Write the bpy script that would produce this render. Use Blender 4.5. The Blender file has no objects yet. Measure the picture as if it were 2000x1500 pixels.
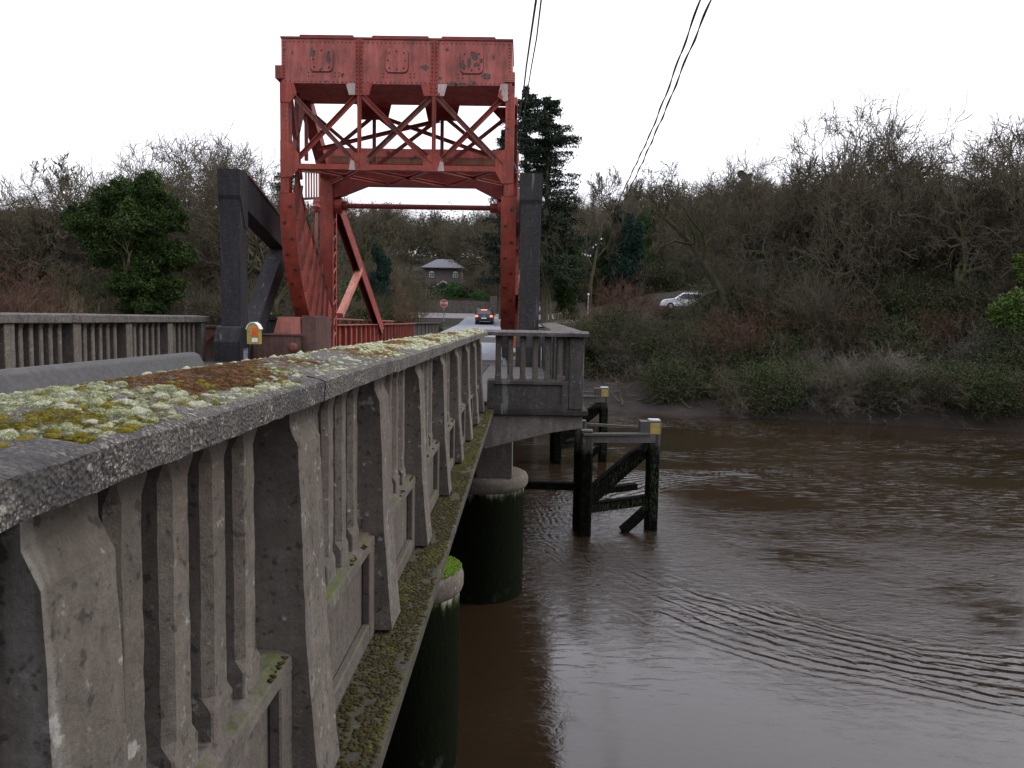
import bpy, math, random
import numpy as np
from mathutils import Vector, Matrix, Euler, noise
R = math.radians
random.seed(7); rng = np.random.default_rng(7)
scene = bpy.context.scene
col = scene.collection

# ------------------------------------------------------------------ camera, sky, sun, exposure
EYE = 5.2                                   # metres above the river; the deck is at 4.05
cam_d = bpy.data.cameras.new('camera'); cam_d.lens = 27.0; cam_d.sensor_width = 36.0
cam_d.clip_start = 0.05; cam_d.clip_end = 3000
cam = bpy.data.objects.new('camera', cam_d); col.objects.link(cam); scene.camera = cam
CM = Matrix.Rotation(R(0.69), 4, 'Z') @ Matrix.Rotation(R(90 - 4.66), 4, 'X') @ Matrix.Rotation(R(1.0), 4, 'Z')
cam.matrix_world = Matrix.Translation((0, 0, EYE)) @ CM

world = bpy.data.worlds.new('World'); scene.world = world; world.use_nodes = True
wn = world.node_tree.nodes; wl = world.node_tree.links
bg = wn['Background']
sky = wn.new('ShaderNodeTexSky'); sky.sky_type = 'NISHITA'; sky.sun_disc = False
sky.sun_elevation = R(38); sky.sun_rotation = R(70); sky.dust_density = 6; sky.air_density = 1.0
cl = wn.new('ShaderNodeMixRGB'); cl.inputs[0].default_value = 0.86          # overcast layer
# an overcast sky is brighter overhead than at the horizon
wg = wn.new('ShaderNodeNewGeometry'); wsx = wn.new('ShaderNodeSeparateXYZ'); wl.new(wg.outputs['Incoming'], wsx.inputs[0])
wmr = wn.new('ShaderNodeMapRange'); wmr.inputs[1].default_value = 0.0; wmr.inputs[2].default_value = -1.0; wmr.inputs[3].default_value = 0.0; wmr.inputs[4].default_value = 1.0
wl.new(wsx.outputs[2], wmr.inputs[0]); wgr = wn.new('ShaderNodeMixRGB'); wgr.inputs[1].default_value = (11.2, 11.2, 11.8, 1); wgr.inputs[2].default_value = (22.5, 22.7, 26.0, 1)
wl.new(wmr.outputs[0], wgr.inputs[0]); wl.new(wgr.outputs[0], cl.inputs[2])
wl.new(sky.outputs[0], cl.inputs[1]); wl.new(cl.outputs[0], bg.inputs[0]); bg.inputs[1].default_value = 0.1
sun_d = bpy.data.lights.new('sun', 'SUN'); sun_d.energy = 1.9; sun_d.angle = R(22); sun_d.color = (1, .96, .9)
sun = bpy.data.objects.new('sun', sun_d); col.objects.link(sun)
sun.rotation_euler = (R(52), 0, R(104)); sun.location = (30, 10, 60)
scene.view_settings.view_transform = 'Standard'; scene.view_settings.look = 'None'
scene.view_settings.exposure = 0.15; scene.view_settings.gamma = 1.0
scene.cycles.max_bounces = 5; scene.cycles.diffuse_bounces = 2; scene.cycles.glossy_bounces = 3
scene.cycles.transmission_bounces = 2; scene.cycles.transparent_max_bounces = 4

def P(x, y, Y):
    """the world point at distance Y (m along the bridge) seen at photo position x, y"""
    d = CM.to_3x3() @ Vector(((x - 1000) / 1500.0, (750 - y) / 1500.0, -1.0))
    t = Y / d.y
    return Vector((d.x * t, Y, EYE + d.z * t))

# ------------------------------------------------------------------ object helpers
def tag(o, label=None, cat=None, group=None, kind=None):
    if label: o['label'] = label
    if cat: o['category'] = cat
    if group: o['group'] = group
    if kind: o['kind'] = kind
    return o
def thing(name, label, cat, loc=(0, 0, 0), group=None):
    o = bpy.data.objects.new(name, None); col.objects.link(o); o.location = loc
    o.empty_display_size = .2
    return tag(o, label, cat, group)
def origin_of(o):
    v = Vector((0, 0, 0))
    while o is not None:
        v = v + o.location; o = o.parent
    return v
def mesh_obj(name, V, F, mat, parent=None, smooth=False):
    """V: (n,3) array; F: list of index arrays (m,3)/(m,4) or a plain list of tuples"""
    V = np.asarray(V, dtype=np.float64).reshape(-1, 3)
    off = np.array(origin_of(parent)) if parent is not None else np.zeros(3)
    V = V - off
    me = bpy.data.meshes.new(name)
    if isinstance(F, list) and len(F) and isinstance(F[0], np.ndarray) and F[0].ndim == 2:
        n = sum(f.shape[0] for f in F); tot = sum(f.size for f in F)
        me.vertices.add(len(V)); me.vertices.foreach_set('co', V.astype(np.float32).ravel())
        me.loops.add(tot); me.loops.foreach_set('vertex_index', np.concatenate([f.ravel() for f in F]).astype(np.int32))
        me.polygons.add(n)
        cnt = np.concatenate([np.full(f.shape[0], f.shape[1]) for f in F])
        me.polygons.foreach_set('loop_start', np.concatenate([[0], np.cumsum(cnt)[:-1]]).astype(np.int32))
        me.update(calc_edges=True)
    else:
        me.from_pydata([tuple(v) for v in V], [], [tuple(int(i) for i in f) for f in F])
    if smooth: me.polygons.foreach_set('use_smooth', [True] * len(me.polygons))
    me.materials.append(mat)
    o = bpy.data.objects.new(name, me); col.objects.link(o)
    if parent is not None: o.parent = parent
    return o
def copy_tree(o, parent=None):
    c = o.copy(); col.objects.link(c); c.parent = parent
    for ch in list(o.children):
        if ch.name != c.name: copy_tree(ch, c)
    return c
def bevel(o, w, seg=2):
    m = o.modifiers.new('bevel', 'BEVEL'); m.width = w; m.segments = seg; m.limit_method = 'ANGLE'; m.angle_limit = R(35)
    return o

def roughen(o, step=.04, amp=.0022):
    import bmesh
    bm = bmesh.new(); bm.from_mesh(o.data)
    for k in (8, 4, 2):
        ed = [e for e in bm.edges if e.calc_length() > step*k*.75]
        if ed: bmesh.ops.subdivide_edges(bm, edges=ed, cuts=1, use_grid_fill=True)
    bmesh.ops.triangulate(bm, faces=[f for f in bm.faces if len(f.verts) > 4])
    off = origin_of(o)
    for v in bm.verts:
        w = v.co + off; v.co += noise.noise_vector(w*11)*amp + noise.noise_vector(w*40)*amp*.5
    bm.to_mesh(o.data); bm.free(); return o
class MB:
    def __init__(s): s.v = []; s.f = []
    def add(s, vs, fs):
        b = len(s.v); s.v += [tuple(v) for v in vs]; s.f += [tuple(i + b for i in f) for f in fs]
    def box(s, x0, x1, y0, y1, z0, z1):
        s.add([(x0,y0,z0),(x1,y0,z0),(x1,y1,z0),(x0,y1,z0),(x0,y0,z1),(x1,y0,z1),(x1,y1,z1),(x0,y1,z1)],
              [(0,3,2,1),(4,5,6,7),(0,1,5,4),(1,2,6,5),(2,3,7,6),(3,0,4,7)]); return s
    def beam(s, a, b, w, h, up=(0, 0, 1)):
        a = Vector(a); b = Vector(b); d = (b - a).normalized(); up = Vector(up)
        if abs(d.dot(up)) > .98: up = Vector((0, 1, 0))
        sx = d.cross(up).normalized(); sz = sx.cross(d).normalized()
        vs = []
        for p in (a, b):
            for i, j in ((-1,-1),(1,-1),(1,1),(-1,1)): vs.append(p + sx * (i * w / 2) + sz * (j * h / 2))
        s.add(vs, [(0,3,2,1),(4,5,6,7),(0,1,5,4),(1,2,6,5),(2,3,7,6),(3,0,4,7)]); return s
    def ibeam(s, a, b, w, h, t=.02, up=(0, 0, 1)):
        a = Vector(a); b = Vector(b); d = (b - a).normalized(); upv = Vector(up)
        if abs(d.dot(upv)) > .98: upv = Vector((0, 1, 0))
        sx = d.cross(upv).normalized(); sz = sx.cross(d).normalized()
        s.beam(a, b, t, h - 2 * t, up); s.beam(a + sz * (h / 2 - t / 2), b + sz * (h / 2 - t / 2), w, t, up)
        s.beam(a - sz * (h / 2 - t / 2), b - sz * (h / 2 - t / 2), w, t, up); return s
    def tube(s, pts, r, n=8, cap=True):
        pts = [Vector(p) for p in pts]; m = len(pts); base = len(s.v)
        rr = r if isinstance(r, (list, tuple)) else [r] * m
        for k, p in enumerate(pts):
            d = (pts[min(k + 1, m - 1)] - pts[max(k - 1, 0)]).normalized()
            u = d.cross(Vector((0, 0, 1)));
            if u.length < .05: u = d.cross(Vector((0, 1, 0)))
            u.normalize(); w = d.cross(u)
            for i in range(n):
                a = 2 * math.pi * i / n
                s.v.append(tuple(p + (u * math.cos(a) + w * math.sin(a)) * rr[k]))
        for k in range(m - 1):
            for i in range(n):
                j = (i + 1) % n
                s.f.append((base + k*n + i, base + k*n + j, base + (k+1)*n + j, base + (k+1)*n + i))
        if cap:
            s.f.append(tuple(base + i for i in range(n))[::-1]); s.f.append(tuple(base + (m-1)*n + i for i in range(n)))
        return s
    def lathe(s, c, prof, n=32):
        base = len(s.v)
        for r, z in prof:
            for i in range(n):
                a = 2 * math.pi * i / n; s.v.append((c[0] + r * math.cos(a), c[1] + r * math.sin(a), z))
        for k in range(len(prof) - 1):
            for i in range(n):
                j = (i + 1) % n; s.f.append((base+k*n+i, base+k*n+j, base+(k+1)*n+j, base+(k+1)*n+i))
        s.f.append(tuple(base + (len(prof)-1)*n + i for i in range(n))); return s
    def prism(s, poly, a, b, axis='y'):
        """poly in the plane across axis: axis y -> (x,z), axis x -> (y,z), axis z -> (x,y)"""
        def pt(p, t): return {'y': (p[0], t, p[1]), 'x': (t, p[0], p[1]), 'z': (p[0], p[1], t)}[axis]
        n = len(poly); vs = [pt(p, a) for p in poly] + [pt(p, b) for p in poly]
        s.add(vs, [tuple(range(n)), tuple(range(2*n-1, n-1, -1))] + [(i, n + i, n + (i+1) % n, (i+1) % n) for i in range(n)]); return s
    def dome(s, c, r, d, n=6):
        """a small rivet head standing on direction d"""
        d = Vector(d).normalized(); u = d.orthogonal().normalized(); w = d.cross(u); c = Vector(c); b = len(s.v)
        for i in range(n):
            a = 2*math.pi*i/n; s.v.append(tuple(c + (u*math.cos(a)+w*math.sin(a))*r))
        for i in range(n):
            a = 2*math.pi*i/n; s.v.append(tuple(c + (u*math.cos(a)+w*math.sin(a))*r*.55 + d*r*.6))
        for i in range(n): s.f.append((b+i, b+(i+1)%n, b+n+(i+1)%n, b+n+i))
        s.f.append(tuple(b+n+i for i in range(n))); return s
    def xf(s, fn): s.v = [tuple(fn(Vector(v))) for v in s.v]; return s
    def build(s, name, mat, parent=None, smooth=False):
        o = mesh_obj(name, s.v, s.f, mat, parent, smooth)
        import bmesh
        bm = bmesh.new(); bm.from_mesh(o.data); bmesh.ops.recalc_face_normals(bm, faces=bm.faces); bm.to_mesh(o.data); bm.free()
        return o

def attach(mb, o, mat):
    """add surface detail (rivets, sockets) to a part's own mesh as a second material"""
    me = o.data
    if mat.name not in [m_.name for m_ in me.materials]: me.materials.append(mat)
    k = [m_.name for m_ in me.materials].index(mat.name); off = origin_of(o)
    vs = [tuple(v.co) for v in me.vertices]; fs = [tuple(p.vertices) for p in me.polygons]; mi = [p.material_index for p in me.polygons]
    b = len(vs); vs += [(v[0]-off.x, v[1]-off.y, v[2]-off.z) for v in mb.v]; fs += [tuple(i+b for i in f) for f in mb.f]; mi += [k]*len(mb.f)
    n = bpy.data.meshes.new(me.name)
    n.from_pydata(vs, [], fs)
    for m_ in me.materials: n.materials.append(m_)
    n.polygons.foreach_set('material_index', mi); n.update(); o.data = n
    return o
# ------------------------------------------------------------------ materials
class NT:
    def __init__(s, name):
        s.m = bpy.data.materials.new(name); s.m.use_nodes = True
        s.t = s.m.node_tree; s.n = s.t.nodes; s.l = s.t.links; s.b = s.n['Principled BSDF']
        g = s.n.new('ShaderNodeNewGeometry'); s.pos = g.outputs['Position']; s.nor = g.outputs['Normal']
    def set(s, k, v):
        if hasattr(v, 'is_output') or isinstance(v, bpy.types.NodeSocket): s.l.new(v, s.b.inputs[k])
        else: s.b.inputs[k].default_value = v
    def map(s, sc=(1,1,1), rot=(0,0,0), loc=(0,0,0), src=None):
        n = s.n.new('ShaderNodeMapping'); n.inputs['Scale'].default_value = sc; n.inputs['Rotation'].default_value = rot
        n.inputs['Location'].default_value = loc
        s.l.new(src or s.pos, n.inputs[0]); return n.outputs[0]
    def noise(s, scale, det=6, rough=.6, dist=0, vec=None, out=0):
        n = s.n.new('ShaderNodeTexNoise'); n.inputs['Scale'].default_value = scale; n.inputs['Detail'].default_value = det
        n.inputs['Roughness'].default_value = rough; n.inputs['Distortion'].default_value = dist
        s.l.new(vec or s.pos, n.inputs['Vector']); return n.outputs[out]
    def vor(s, scale, feat='F1', out='Distance', vec=None, rnd=1):
        n = s.n.new('ShaderNodeTexVoronoi'); n.feature = feat; n.inputs['Scale'].default_value = scale
        n.inputs['Randomness'].default_value = rnd
        s.l.new(vec or s.pos, n.inputs['Vector']); return n.outputs[out]
    def ramp(s, x, stops, interp='LINEAR'):
        n = s.n.new('ShaderNodeValToRGB'); n.color_ramp.interpolation = interp; e = n.color_ramp.elements
        while len(e) < len(stops): e.new(.5)
        for k, (p, c) in enumerate(stops):
            e[k].position = p; e[k].color = (c if isinstance(c, (tuple, list)) else (c, c, c)) + (1,) if not (isinstance(c, (tuple, list)) and len(c) == 4) else c
        s.l.new(x, n.inputs[0]); return n.outputs[0]
    def mix(s, f, a, b, mode='MIX'):
        n = s.n.new('ShaderNodeMixRGB'); n.blend_type = mode
        for i, v in enumerate((f, a, b)):
            if isinstance(v, bpy.types.NodeSocket): s.l.new(v, n.inputs[i])
            elif i == 0: n.inputs[0].default_value = v
            else: n.inputs[i].default_value = tuple(v) + (1,) if not isinstance(v, (int, float)) else (v, v, v, 1)
        return n.outputs[0]
    def math(s, op, a, b=0, clamp=False):
        n = s.n.new('ShaderNodeMath'); n.operation = op; n.use_clamp = clamp
        for i, v in enumerate((a, b)):
            if isinstance(v, bpy.types.NodeSocket): s.l.new(v, n.inputs[i])
            else: n.inputs[i].default_value = v
        return n.outputs[0]
    def sep(s, v, k):
        n = s.n.new('ShaderNodeSeparateXYZ'); s.l.new(v, n.inputs[0]); return n.outputs[k]
    def bump(s, h, strength=.5, dist=.01, prev=None):
        n = s.n.new('ShaderNodeBump'); n.inputs['Strength'].default_value = strength; n.inputs['Distance'].default_value = dist
        s.l.new(h, n.inputs['Height'])
        if prev is not None: s.l.new(prev, n.inputs['Normal'])
        s.l.new(n.outputs[0], s.b.inputs['Normal']); return n.outputs[0]

def concrete(name, c0, c1, spot=(.02,.018,.017), spots=.5, streak=True, scale=1.0, agg=0, bstr=.6, rust=None, green=None, fleck=None, boards=False):
    K_ = .47; c0 = [a*K_ for a in c0]; c1 = [a*K_ for a in c1]; rust = [a*K_ for a in rust] if rust else None; fleck = [a*.7 for a in fleck] if fleck else None
    m = NT(name)
    big = m.noise(1.6*scale, 5, .65); mid = m.noise(14*scale, 8, .75); fine = m.noise(90*scale, 4, .7)
    c = m.mix(m.ramp(big, [(.3, 0.), (.7, 1.)]), c0, c1)
    c = m.mix(m.ramp(mid, [(.3, .75), (.72, 0.)]), c, [a*.42 for a in c0])
    if streak:
        st = m.noise(9*scale, 5, .7, vec=m.map((1,1,.12)))
        c = m.mix(m.ramp(st, [(.42, .55), (.6, 0.)]), c, [a*.55 for a in c0])
    if streak: c = m.mix(m.ramp(m.noise(7*scale, 4, .6, vec=m.map((1,1,.08), loc=(5,2,1))), [(.63, 0.), (.72, .55)]), c, (.26,.26,.245))
    if rust: c = m.mix(m.ramp(m.noise(3.1*scale, 6, .7, vec=m.map((1,1,.3))), [(.52, 0.), (.7, .55)]), c, rust)
    sp = m.noise(38*scale, 3, .5); c = m.mix(m.ramp(sp, [(.60, 0.), (.67, spots)]), c, spot)
    if fleck: c = m.mix(m.ramp(m.noise(22*scale, 4, .6, vec=m.map(loc=(4,3,9))), [(.62, 0.), (.70, .6)]), c, fleck)
    c = m.mix(m.ramp(fine, [(.35, .35), (.6, 0.)]), c, [a*.35 for a in c0])
    if agg:
        c = m.mix(m.ramp(m.noise(2.6, 5, .65, vec=m.map(loc=(2,7,4))), [(.42, 0.), (.62, .75)]), c, (.035,.033,.036))
        wob = m.mix(.012, m.pos, m.noise(60, 3, .6, out=1), 'ADD')
        vc = m.vor(agg*1.5, out='Color', vec=wob); vd = m.vor(agg*1.5, vec=wob)
        g = m.mix(m.sep(vc, 0), (.02,.018,.017), (.36,.32,.27))
        keep = m.math('MULTIPLY', m.ramp(vd, [(.38, 1.), (.58, 0.)]), m.ramp(m.noise(9, 6, .75), [(.40, .0), (.60, .85)]))
        c = m.mix(keep, c, g)
        pc = m.vor(agg*.42, out='Color', vec=wob); peb = m.math('MULTIPLY', m.ramp(m.vor(agg*.42, vec=wob), [(.30, 1.), (.38, 0.)]), m.ramp(m.sep(pc, 1), [(.80, 0.), (.82, .8)]))
        c = m.mix(peb, c, m.mix(m.sep(pc, 0), (.10,.085,.07), (.34,.31,.27)))
    if green:
        c = m.mix(m.math('MULTIPLY', m.ramp(m.noise(7*scale, 7, .75), [(.45, 0.), (.62, .9)]), m.ramp(m.sep(m.nor, 2), [(.2, .12), (.8, 1.)])), c, green)
    m.set('Base Color', c); m.set('Roughness', .92); m.b.inputs['Specular IOR Level'].default_value = .25
    b = m.bump(m.noise(30*scale, 8, .75), bstr, .012)
    b = m.bump(fine, bstr*.8, .004, b)
    if boards:
        wv = m.n.new('ShaderNodeTexWave'); wv.bands_direction = 'Z'; wv.wave_profile = 'SAW'; wv.inputs['Scale'].default_value = 2.1; wv.inputs['Distortion'].default_value = .6; m.l.new(m.pos, wv.inputs['Vector'])
        b = m.bump(wv.outputs['Fac'], .5, .015, b)
    if agg: m.bump(m.vor(agg), bstr, .006, b)
    return m.m
M = {}
M['concrete'] = concrete('weathered_concrete', (.25,.215,.18), (.41,.365,.315), spots=.7, rust=(.20,.125,.10), fleck=(.5,.48,.44))
M['coping'] = concrete('coping_concrete', (.165,.155,.15), (.31,.285,.265), agg=150, spots=.6, streak=False, bstr=1.0, fleck=(.36,.35,.32))
M['plinth'] = concrete('mossy_concrete', (.22,.19,.165), (.34,.29,.26), spots=.6, rust=(.17,.10,.085), green=(.045,.06,.012))
M['ledge'] = concrete('ledge_concrete', (.13,.115,.09), (.20,.185,.16), green=(.04,.042,.010), bstr=1.0)
M['dark_concrete'] = concrete('dark_grey_concrete', (.09,.084,.078), (.17,.155,.145), spots=.5, fleck=(.19,.18,.17))  # darker grey concrete for slabs, beams, panels and abutment
M['bay'] = concrete('bay_concrete', (.14,.13,.118), (.27,.25,.225), spots=.6, fleck=(.35,.34,.31))
M['black_paint'] = concrete('black_bitumen_concrete', (.075,.072,.080), (.125,.12,.13), spots=.5, fleck=(.19,.19,.20), boards=True)
M['grey_column'] = concrete('grey_column_concrete', (.095,.09,.088), (.16,.15,.148), spots=.5, fleck=(.22,.22,.22), boards=True)
M['pier'] = None
M['pale_concrete'] = concrete('pale_stained_concrete', (.34,.30,.26), (.60,.55,.50), spots=.3, rust=(.23,.15,.10), fleck=(.5,.48,.45))
M['barrier'] = concrete('barrier_concrete', (.15,.147,.147), (.19,.186,.184), spots=.15, streak=False, bstr=.25)
M['path'] = concrete('path_concrete', (.2,.19,.18), (.3,.28,.26), streak=False)

def pier_mat():
    m = NT('pier_concrete'); big = m.noise(2.5, 6, .7)
    c = m.mix(big, (.19,.17,.14), (.34,.31,.27)); z = m.sep(m.pos, 2)
    lim = m.math('ADD', z, m.math('MULTIPLY', m.math('SUBTRACT', m.noise(5, 6, .7, vec=m.map((1,1,.25))), .5), .9))
    wet = m.ramp(m.math('MULTIPLY', lim, .25), [(.495, 1.), (.52, 0.)])
    weed = m.mix(m.noise(14, 6, .7, vec=m.map((1,1,.3))), (.0015,.002,.001), (.006,.0085,.003))
    bare = m.mix(m.ramp(m.noise(3.3, 5, .6), [(.58, 0.), (.68, .5)]), weed, (.055,.05,.044))
    low = m.ramp(m.math('MULTIPLY', lim, .25), [(.0, 1.), (.16, 0.)])
    c = m.mix(wet, c, m.mix(low, weed, bare))
    band = m.math('MULTIPLY', m.ramp(m.math('MULTIPLY', lim, .25), [(.48, 0.), (.505, 1.), (.53, 0.)]), .8)
    c = m.mix(band, c, (.022,.034,.008))
    m.set('Base Color', c); m.set('Roughness', .95); m.b.inputs['Specular IOR Level'].default_value = .05; m.bump(m.noise(26, 8, .7, vec=m.map((1,1,.35))), .9, .03); return m.m
M['pier'] = pier_mat()

def paint(name, c0, c1, rust=.5, rustc=(.085,.03,.02), thr=.58, streak=.4, rough=.62, patch=(.09,.06,.045)):
    c0 = [a*.80 for a in c0]; c1 = [a*.80 for a in c1]
    m = NT(name); big = m.noise(1.3, 6, .65); st = m.noise(5, 6, .75, vec=m.map((1,1,.13)))
    c = m.mix(m.ramp(big, [(.35, 0.), (.68, 1.)]), c0, c1)
    c = m.mix(m.ramp(st, [(.5, 0.), (.72, streak)]), c, [a*1.5+.05 for a in c1])
    c = m.mix(m.ramp(m.noise(3, 7, .75, vec=m.map((1,1,.4), loc=(7,0,3))), [(.47, 0.), (.63, rust)]), c, rustc)
    c = m.mix(m.ramp(m.noise(8, 6, .8, vec=m.map((1,1,.08), loc=(2,5,8))), [(.52, 0.), (.66, rust*.8)]), c, [a*.8 for a in rustc])
    fl = m.ramp(m.noise(2.2, 7, .55, vec=m.map(loc=(3,9,1))), [(thr+.06, 0.), (thr+.075, 1.)])
    c = m.mix(fl, c, patch)
    m.set('Base Color', c); m.set('Roughness', m.mix(fl, rough, .9)); m.b.inputs['Specular IOR Level'].default_value = .35
    b = m.bump(fl, -.5, .006); m.bump(m.noise(40, 5, .7), .25, .004, b); return m.m
M['red'] = paint('oxide_red_paint', (.28,.040,.025), (.40,.074,.045))
M['pink'] = paint('faded_red_paint', (.36,.083,.066), (.46,.125,.10), streak=.5, rust=.6, thr=.60, patch=(.075,.048,.035), rustc=(.085,.042,.032))
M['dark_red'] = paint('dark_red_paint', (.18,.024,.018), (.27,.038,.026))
M['rusty'] = paint('rusty_red_paint', (.20,.06,.045), (.28,.09,.065), rust=.9)
M['brown_plate'] = paint('brown_rusty_plate', (.10,.055,.045), (.17,.085,.065), rust=.8, rustc=(.05,.03,.025))
M['salmon'] = paint('salmon_primer', (.42,.14,.10), (.5,.2,.15), rust=.5)
M['rivet'] = paint('rivet_rust', (.07,.02,.018), (.10,.028,.022))
M['flake'] = paint('bare_patch', (.085,.055,.042), (.12,.08,.06), rust=.2)
M['ochre'] = paint('algae_stained_paint', (.17,.09,.045), (.25,.12,.07), rust=.5)
M['whitewash'] = paint('flaking_white_paint', (.4,.33,.30), (.55,.48,.45), rust=.5, rustc=(.3,.09,.07), thr=.52, patch=(.3,.07,.05))

def simple(name, c, rough=.7, metal=0, emit=None, es=1, var=.3, sc=8):
    m = NT(name)
    m.set('Base Color', m.mix(m.ramp(m.noise(sc, 5, .6), [(.3, 0.), (.7, 1.)]), [a*(1-var) for a in c], [min(1, a*(1+var*.6)) for a in c]))
    m.set('Roughness', rough); m.set('Metallic', metal)
    if emit: m.b.inputs['Emission Color'].default_value = tuple(emit)+(1,); m.b.inputs['Emission Strength'].default_value = es
    return m.m
M['yellow'] = simple('yellow_plastic', (.34,.26,.06), .5, sc=14); M['white'] = simple('white_paint', (.72,.72,.68), .6, var=.2)
M['orange'] = simple('orange_plastic', (.65,.10,.02), .5); M['galv'] = simple('galvanised_steel', (.32,.34,.36), .5, .4)
M['signred'] = simple('sign_red', (.45,.03,.035), .45, var=.1); M['signgrey'] = simple('sign_back_grey', (.26,.29,.33), .5)
M['asphalt'] = simple('worn_asphalt', (.165,.175,.195), .85, sc=2, var=.35); M['asphalt2'] = simple('brown_asphalt', (.13,.115,.11), .9, sc=1, var=.3)
M['wood'] = simple('weathered_timber', (.065,.061,.053), .9, sc=20, var=.5); M['carpaint'] = simple('dark_blue_car_paint', (.012,.014,.02), .25, .3)
M['carwhite'] = simple('white_car_paint', (.75,.77,.8), .3, var=.05); M['glass'] = simple('dark_window_glass', (.04,.05,.06), .12, var=.1)
M['tyre'] = simple('black_rubber', (.012,.012,.012), .85); M['tail'] = simple('lit_tail_lamp', (.6,.02,.01), .4, emit=(1,.13,.05), es=4.0)
M['slate'] = simple('grey_slate', (.085,.085,.10), .75, sc=3, var=.3); M['stone'] = simple('grey_rubble_stone', (.115,.10,.085), .95, sc=5, var=.55)
M['pebbledash'] = simple('brown_pebbledash', (.12,.105,.095), .95, sc=9, var=.4); M['lamp_white'] = simple('lamp_white', (.8,.8,.78), .4)
M['cable'] = simple('black_cable', (.012,.012,.018), .6); M['plate'] = simple('number_plate_white', (.6,.6,.58), .5, var=.05)

def timber_wet():
    m = NT('tarred_tidal_timber'); z = m.sep(m.pos, 2)
    lim = m.math('ADD', z, m.math('MULTIPLY', m.math('SUBTRACT', m.noise(6, 6, .7), .5), .7))
    wet = m.ramp(m.math('MULTIPLY', lim, .25), [(.50, 1.), (.56, 0.)])
    dry = m.mix(m.noise(18, 6, .7, vec=m.map((1,1,.1))), (.03,.028,.024), (.085,.08,.066))
    weed = m.mix(m.ramp(m.noise(9, 6, .7), [(.5, 0.), (.72, 1.)]), (.0015,.0015,.0015), (.010,.014,.003))
    m.set('Base Color', m.mix(wet, dry, weed)); m.set('Roughness', .9); m.b.inputs['Specular IOR Level'].default_value = .08; m.bump(m.noise(30, 8, .8, vec=m.map((1,1,.2))), .9, .02); return m.m
M['wet_timber'] = timber_wet()
M['weed'] = simple('hanging_weed', (.03,.045,.012), .8, var=.6)

def moss_mat(name, a, b, tip):
    m = NT(name)
    c = m.mix(m.ramp(m.noise(45, 4, .6), [(.35, 0.), (.65, 1.)]), a, b)
    c = m.mix(m.ramp(m.noise(420, 3, .6), [(.5, 0.), (.66, .8)]), c, tip)
    m.set('Base Color', c); m.set('Roughness', .95); m.b.inputs['Specular IOR Level'].default_value = .1
    m.bump(m.noise(520, 4, .8), 1.0, .003); return m.m
M['moss_pale'] = moss_mat('grey_green_cushion_moss', (.10,.115,.045), (.22,.235,.12), (.48,.49,.35))
M['moss_white'] = moss_mat('silver_cushion_moss', (.17,.18,.10), (.34,.35,.25), (.58,.58,.47))
M['moss_brown'] = moss_mat('rusty_brown_moss', (.05,.025,.012), (.115,.058,.024), (.20,.11,.05))
M['moss_olive'] = moss_mat('yellow_olive_moss', (.065,.055,.008), (.15,.12,.012), (.22,.19,.03))
M['moss_dark'] = moss_mat('dark_ledge_moss', (.016,.014,.007), (.040,.033,.011), (.07,.058,.02))
M['moss_ledge'] = moss_mat('olive_ledge_moss', (.028,.027,.009), (.062,.056,.014), (.10,.09,.024))
M['moss_green'] = moss_mat('bright_green_moss', (.05,.095,.010), (.10,.17,.014), (.14,.22,.03))

def leafm(name, a, b, sc=.8):
    m = NT(name); c = m.mix(m.ramp(m.noise(sc, 5, .7), [(.3, 0.), (.7, 1.)]), a, b)
    c = m.mix(m.ramp(m.noise(9, 2, .5), [(.4, .5), (.6, 0.)]), c, [x*.5 for x in a])
    m.set('Base Color', c); m.set('Roughness', .8); m.b.inputs['Specular IOR Level'].default_value = .12; return m.m
M['ivy'] = leafm('ivy_leaf', (.013,.028,.008), (.060,.095,.022), .5); M['conifer'] = leafm('conifer_needle', (.014,.024,.015), (.036,.052,.030))
M['laurel'] = leafm('laurel_leaf', (.022,.06,.018), (.06,.13,.035)); M['bright_leaf'] = leafm('bright_spring_leaf', (.045,.08,.016), (.10,.15,.03))
M['holly'] = leafm('dark_holly_leaf', (.010,.028,.020), (.025,.055,.038)); M['undergreen'] = leafm('undergrowth_leaf', (.018,.030,.010), (.045,.06,.018), .25)
M['litter'] = leafm('dead_leaf', (.055,.032,.02), (.10,.058,.035), .3)
def bark(name, a, b, sc=6, green=None):
    m = NT(name); c = m.mix(m.ramp(m.noise(sc, 6, .7, vec=m.map((1,1,.4))), [(.3, 0.), (.7, 1.)]), a, b)
    if green: c = m.mix(m.ramp(m.noise(1.1, 5, .6), [(.45, 0.), (.6, .8)]), c, green)
    m.set('Base Color', c); m.set('Roughness', .95); m.b.inputs['Specular IOR Level'].default_value = .1; return m.m
M['bark'] = bark('oak_bark', (.050,.043,.032), (.115,.10,.078), green=(.07,.075,.028))
M['bark_moss'] = bark('mossy_bark', (.03,.027,.02), (.07,.063,.045), green=(.05,.055,.018))
M['twig'] = bark('bare_twig', (.058,.048,.036), (.118,.098,.074), 1, green=(.072,.070,.036))
M['twig_red'] = bark('reddish_twig', (.075,.042,.030), (.135,.078,.058), 1)
M['twig_tan'] = bark('tan_twig', (.095,.075,.052), (.16,.13,.09), 1, green=(.075,.075,.03))
M['twig_grey'] = bark('grey_twig', (.08,.072,.058), (.15,.135,.11), 1)

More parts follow.
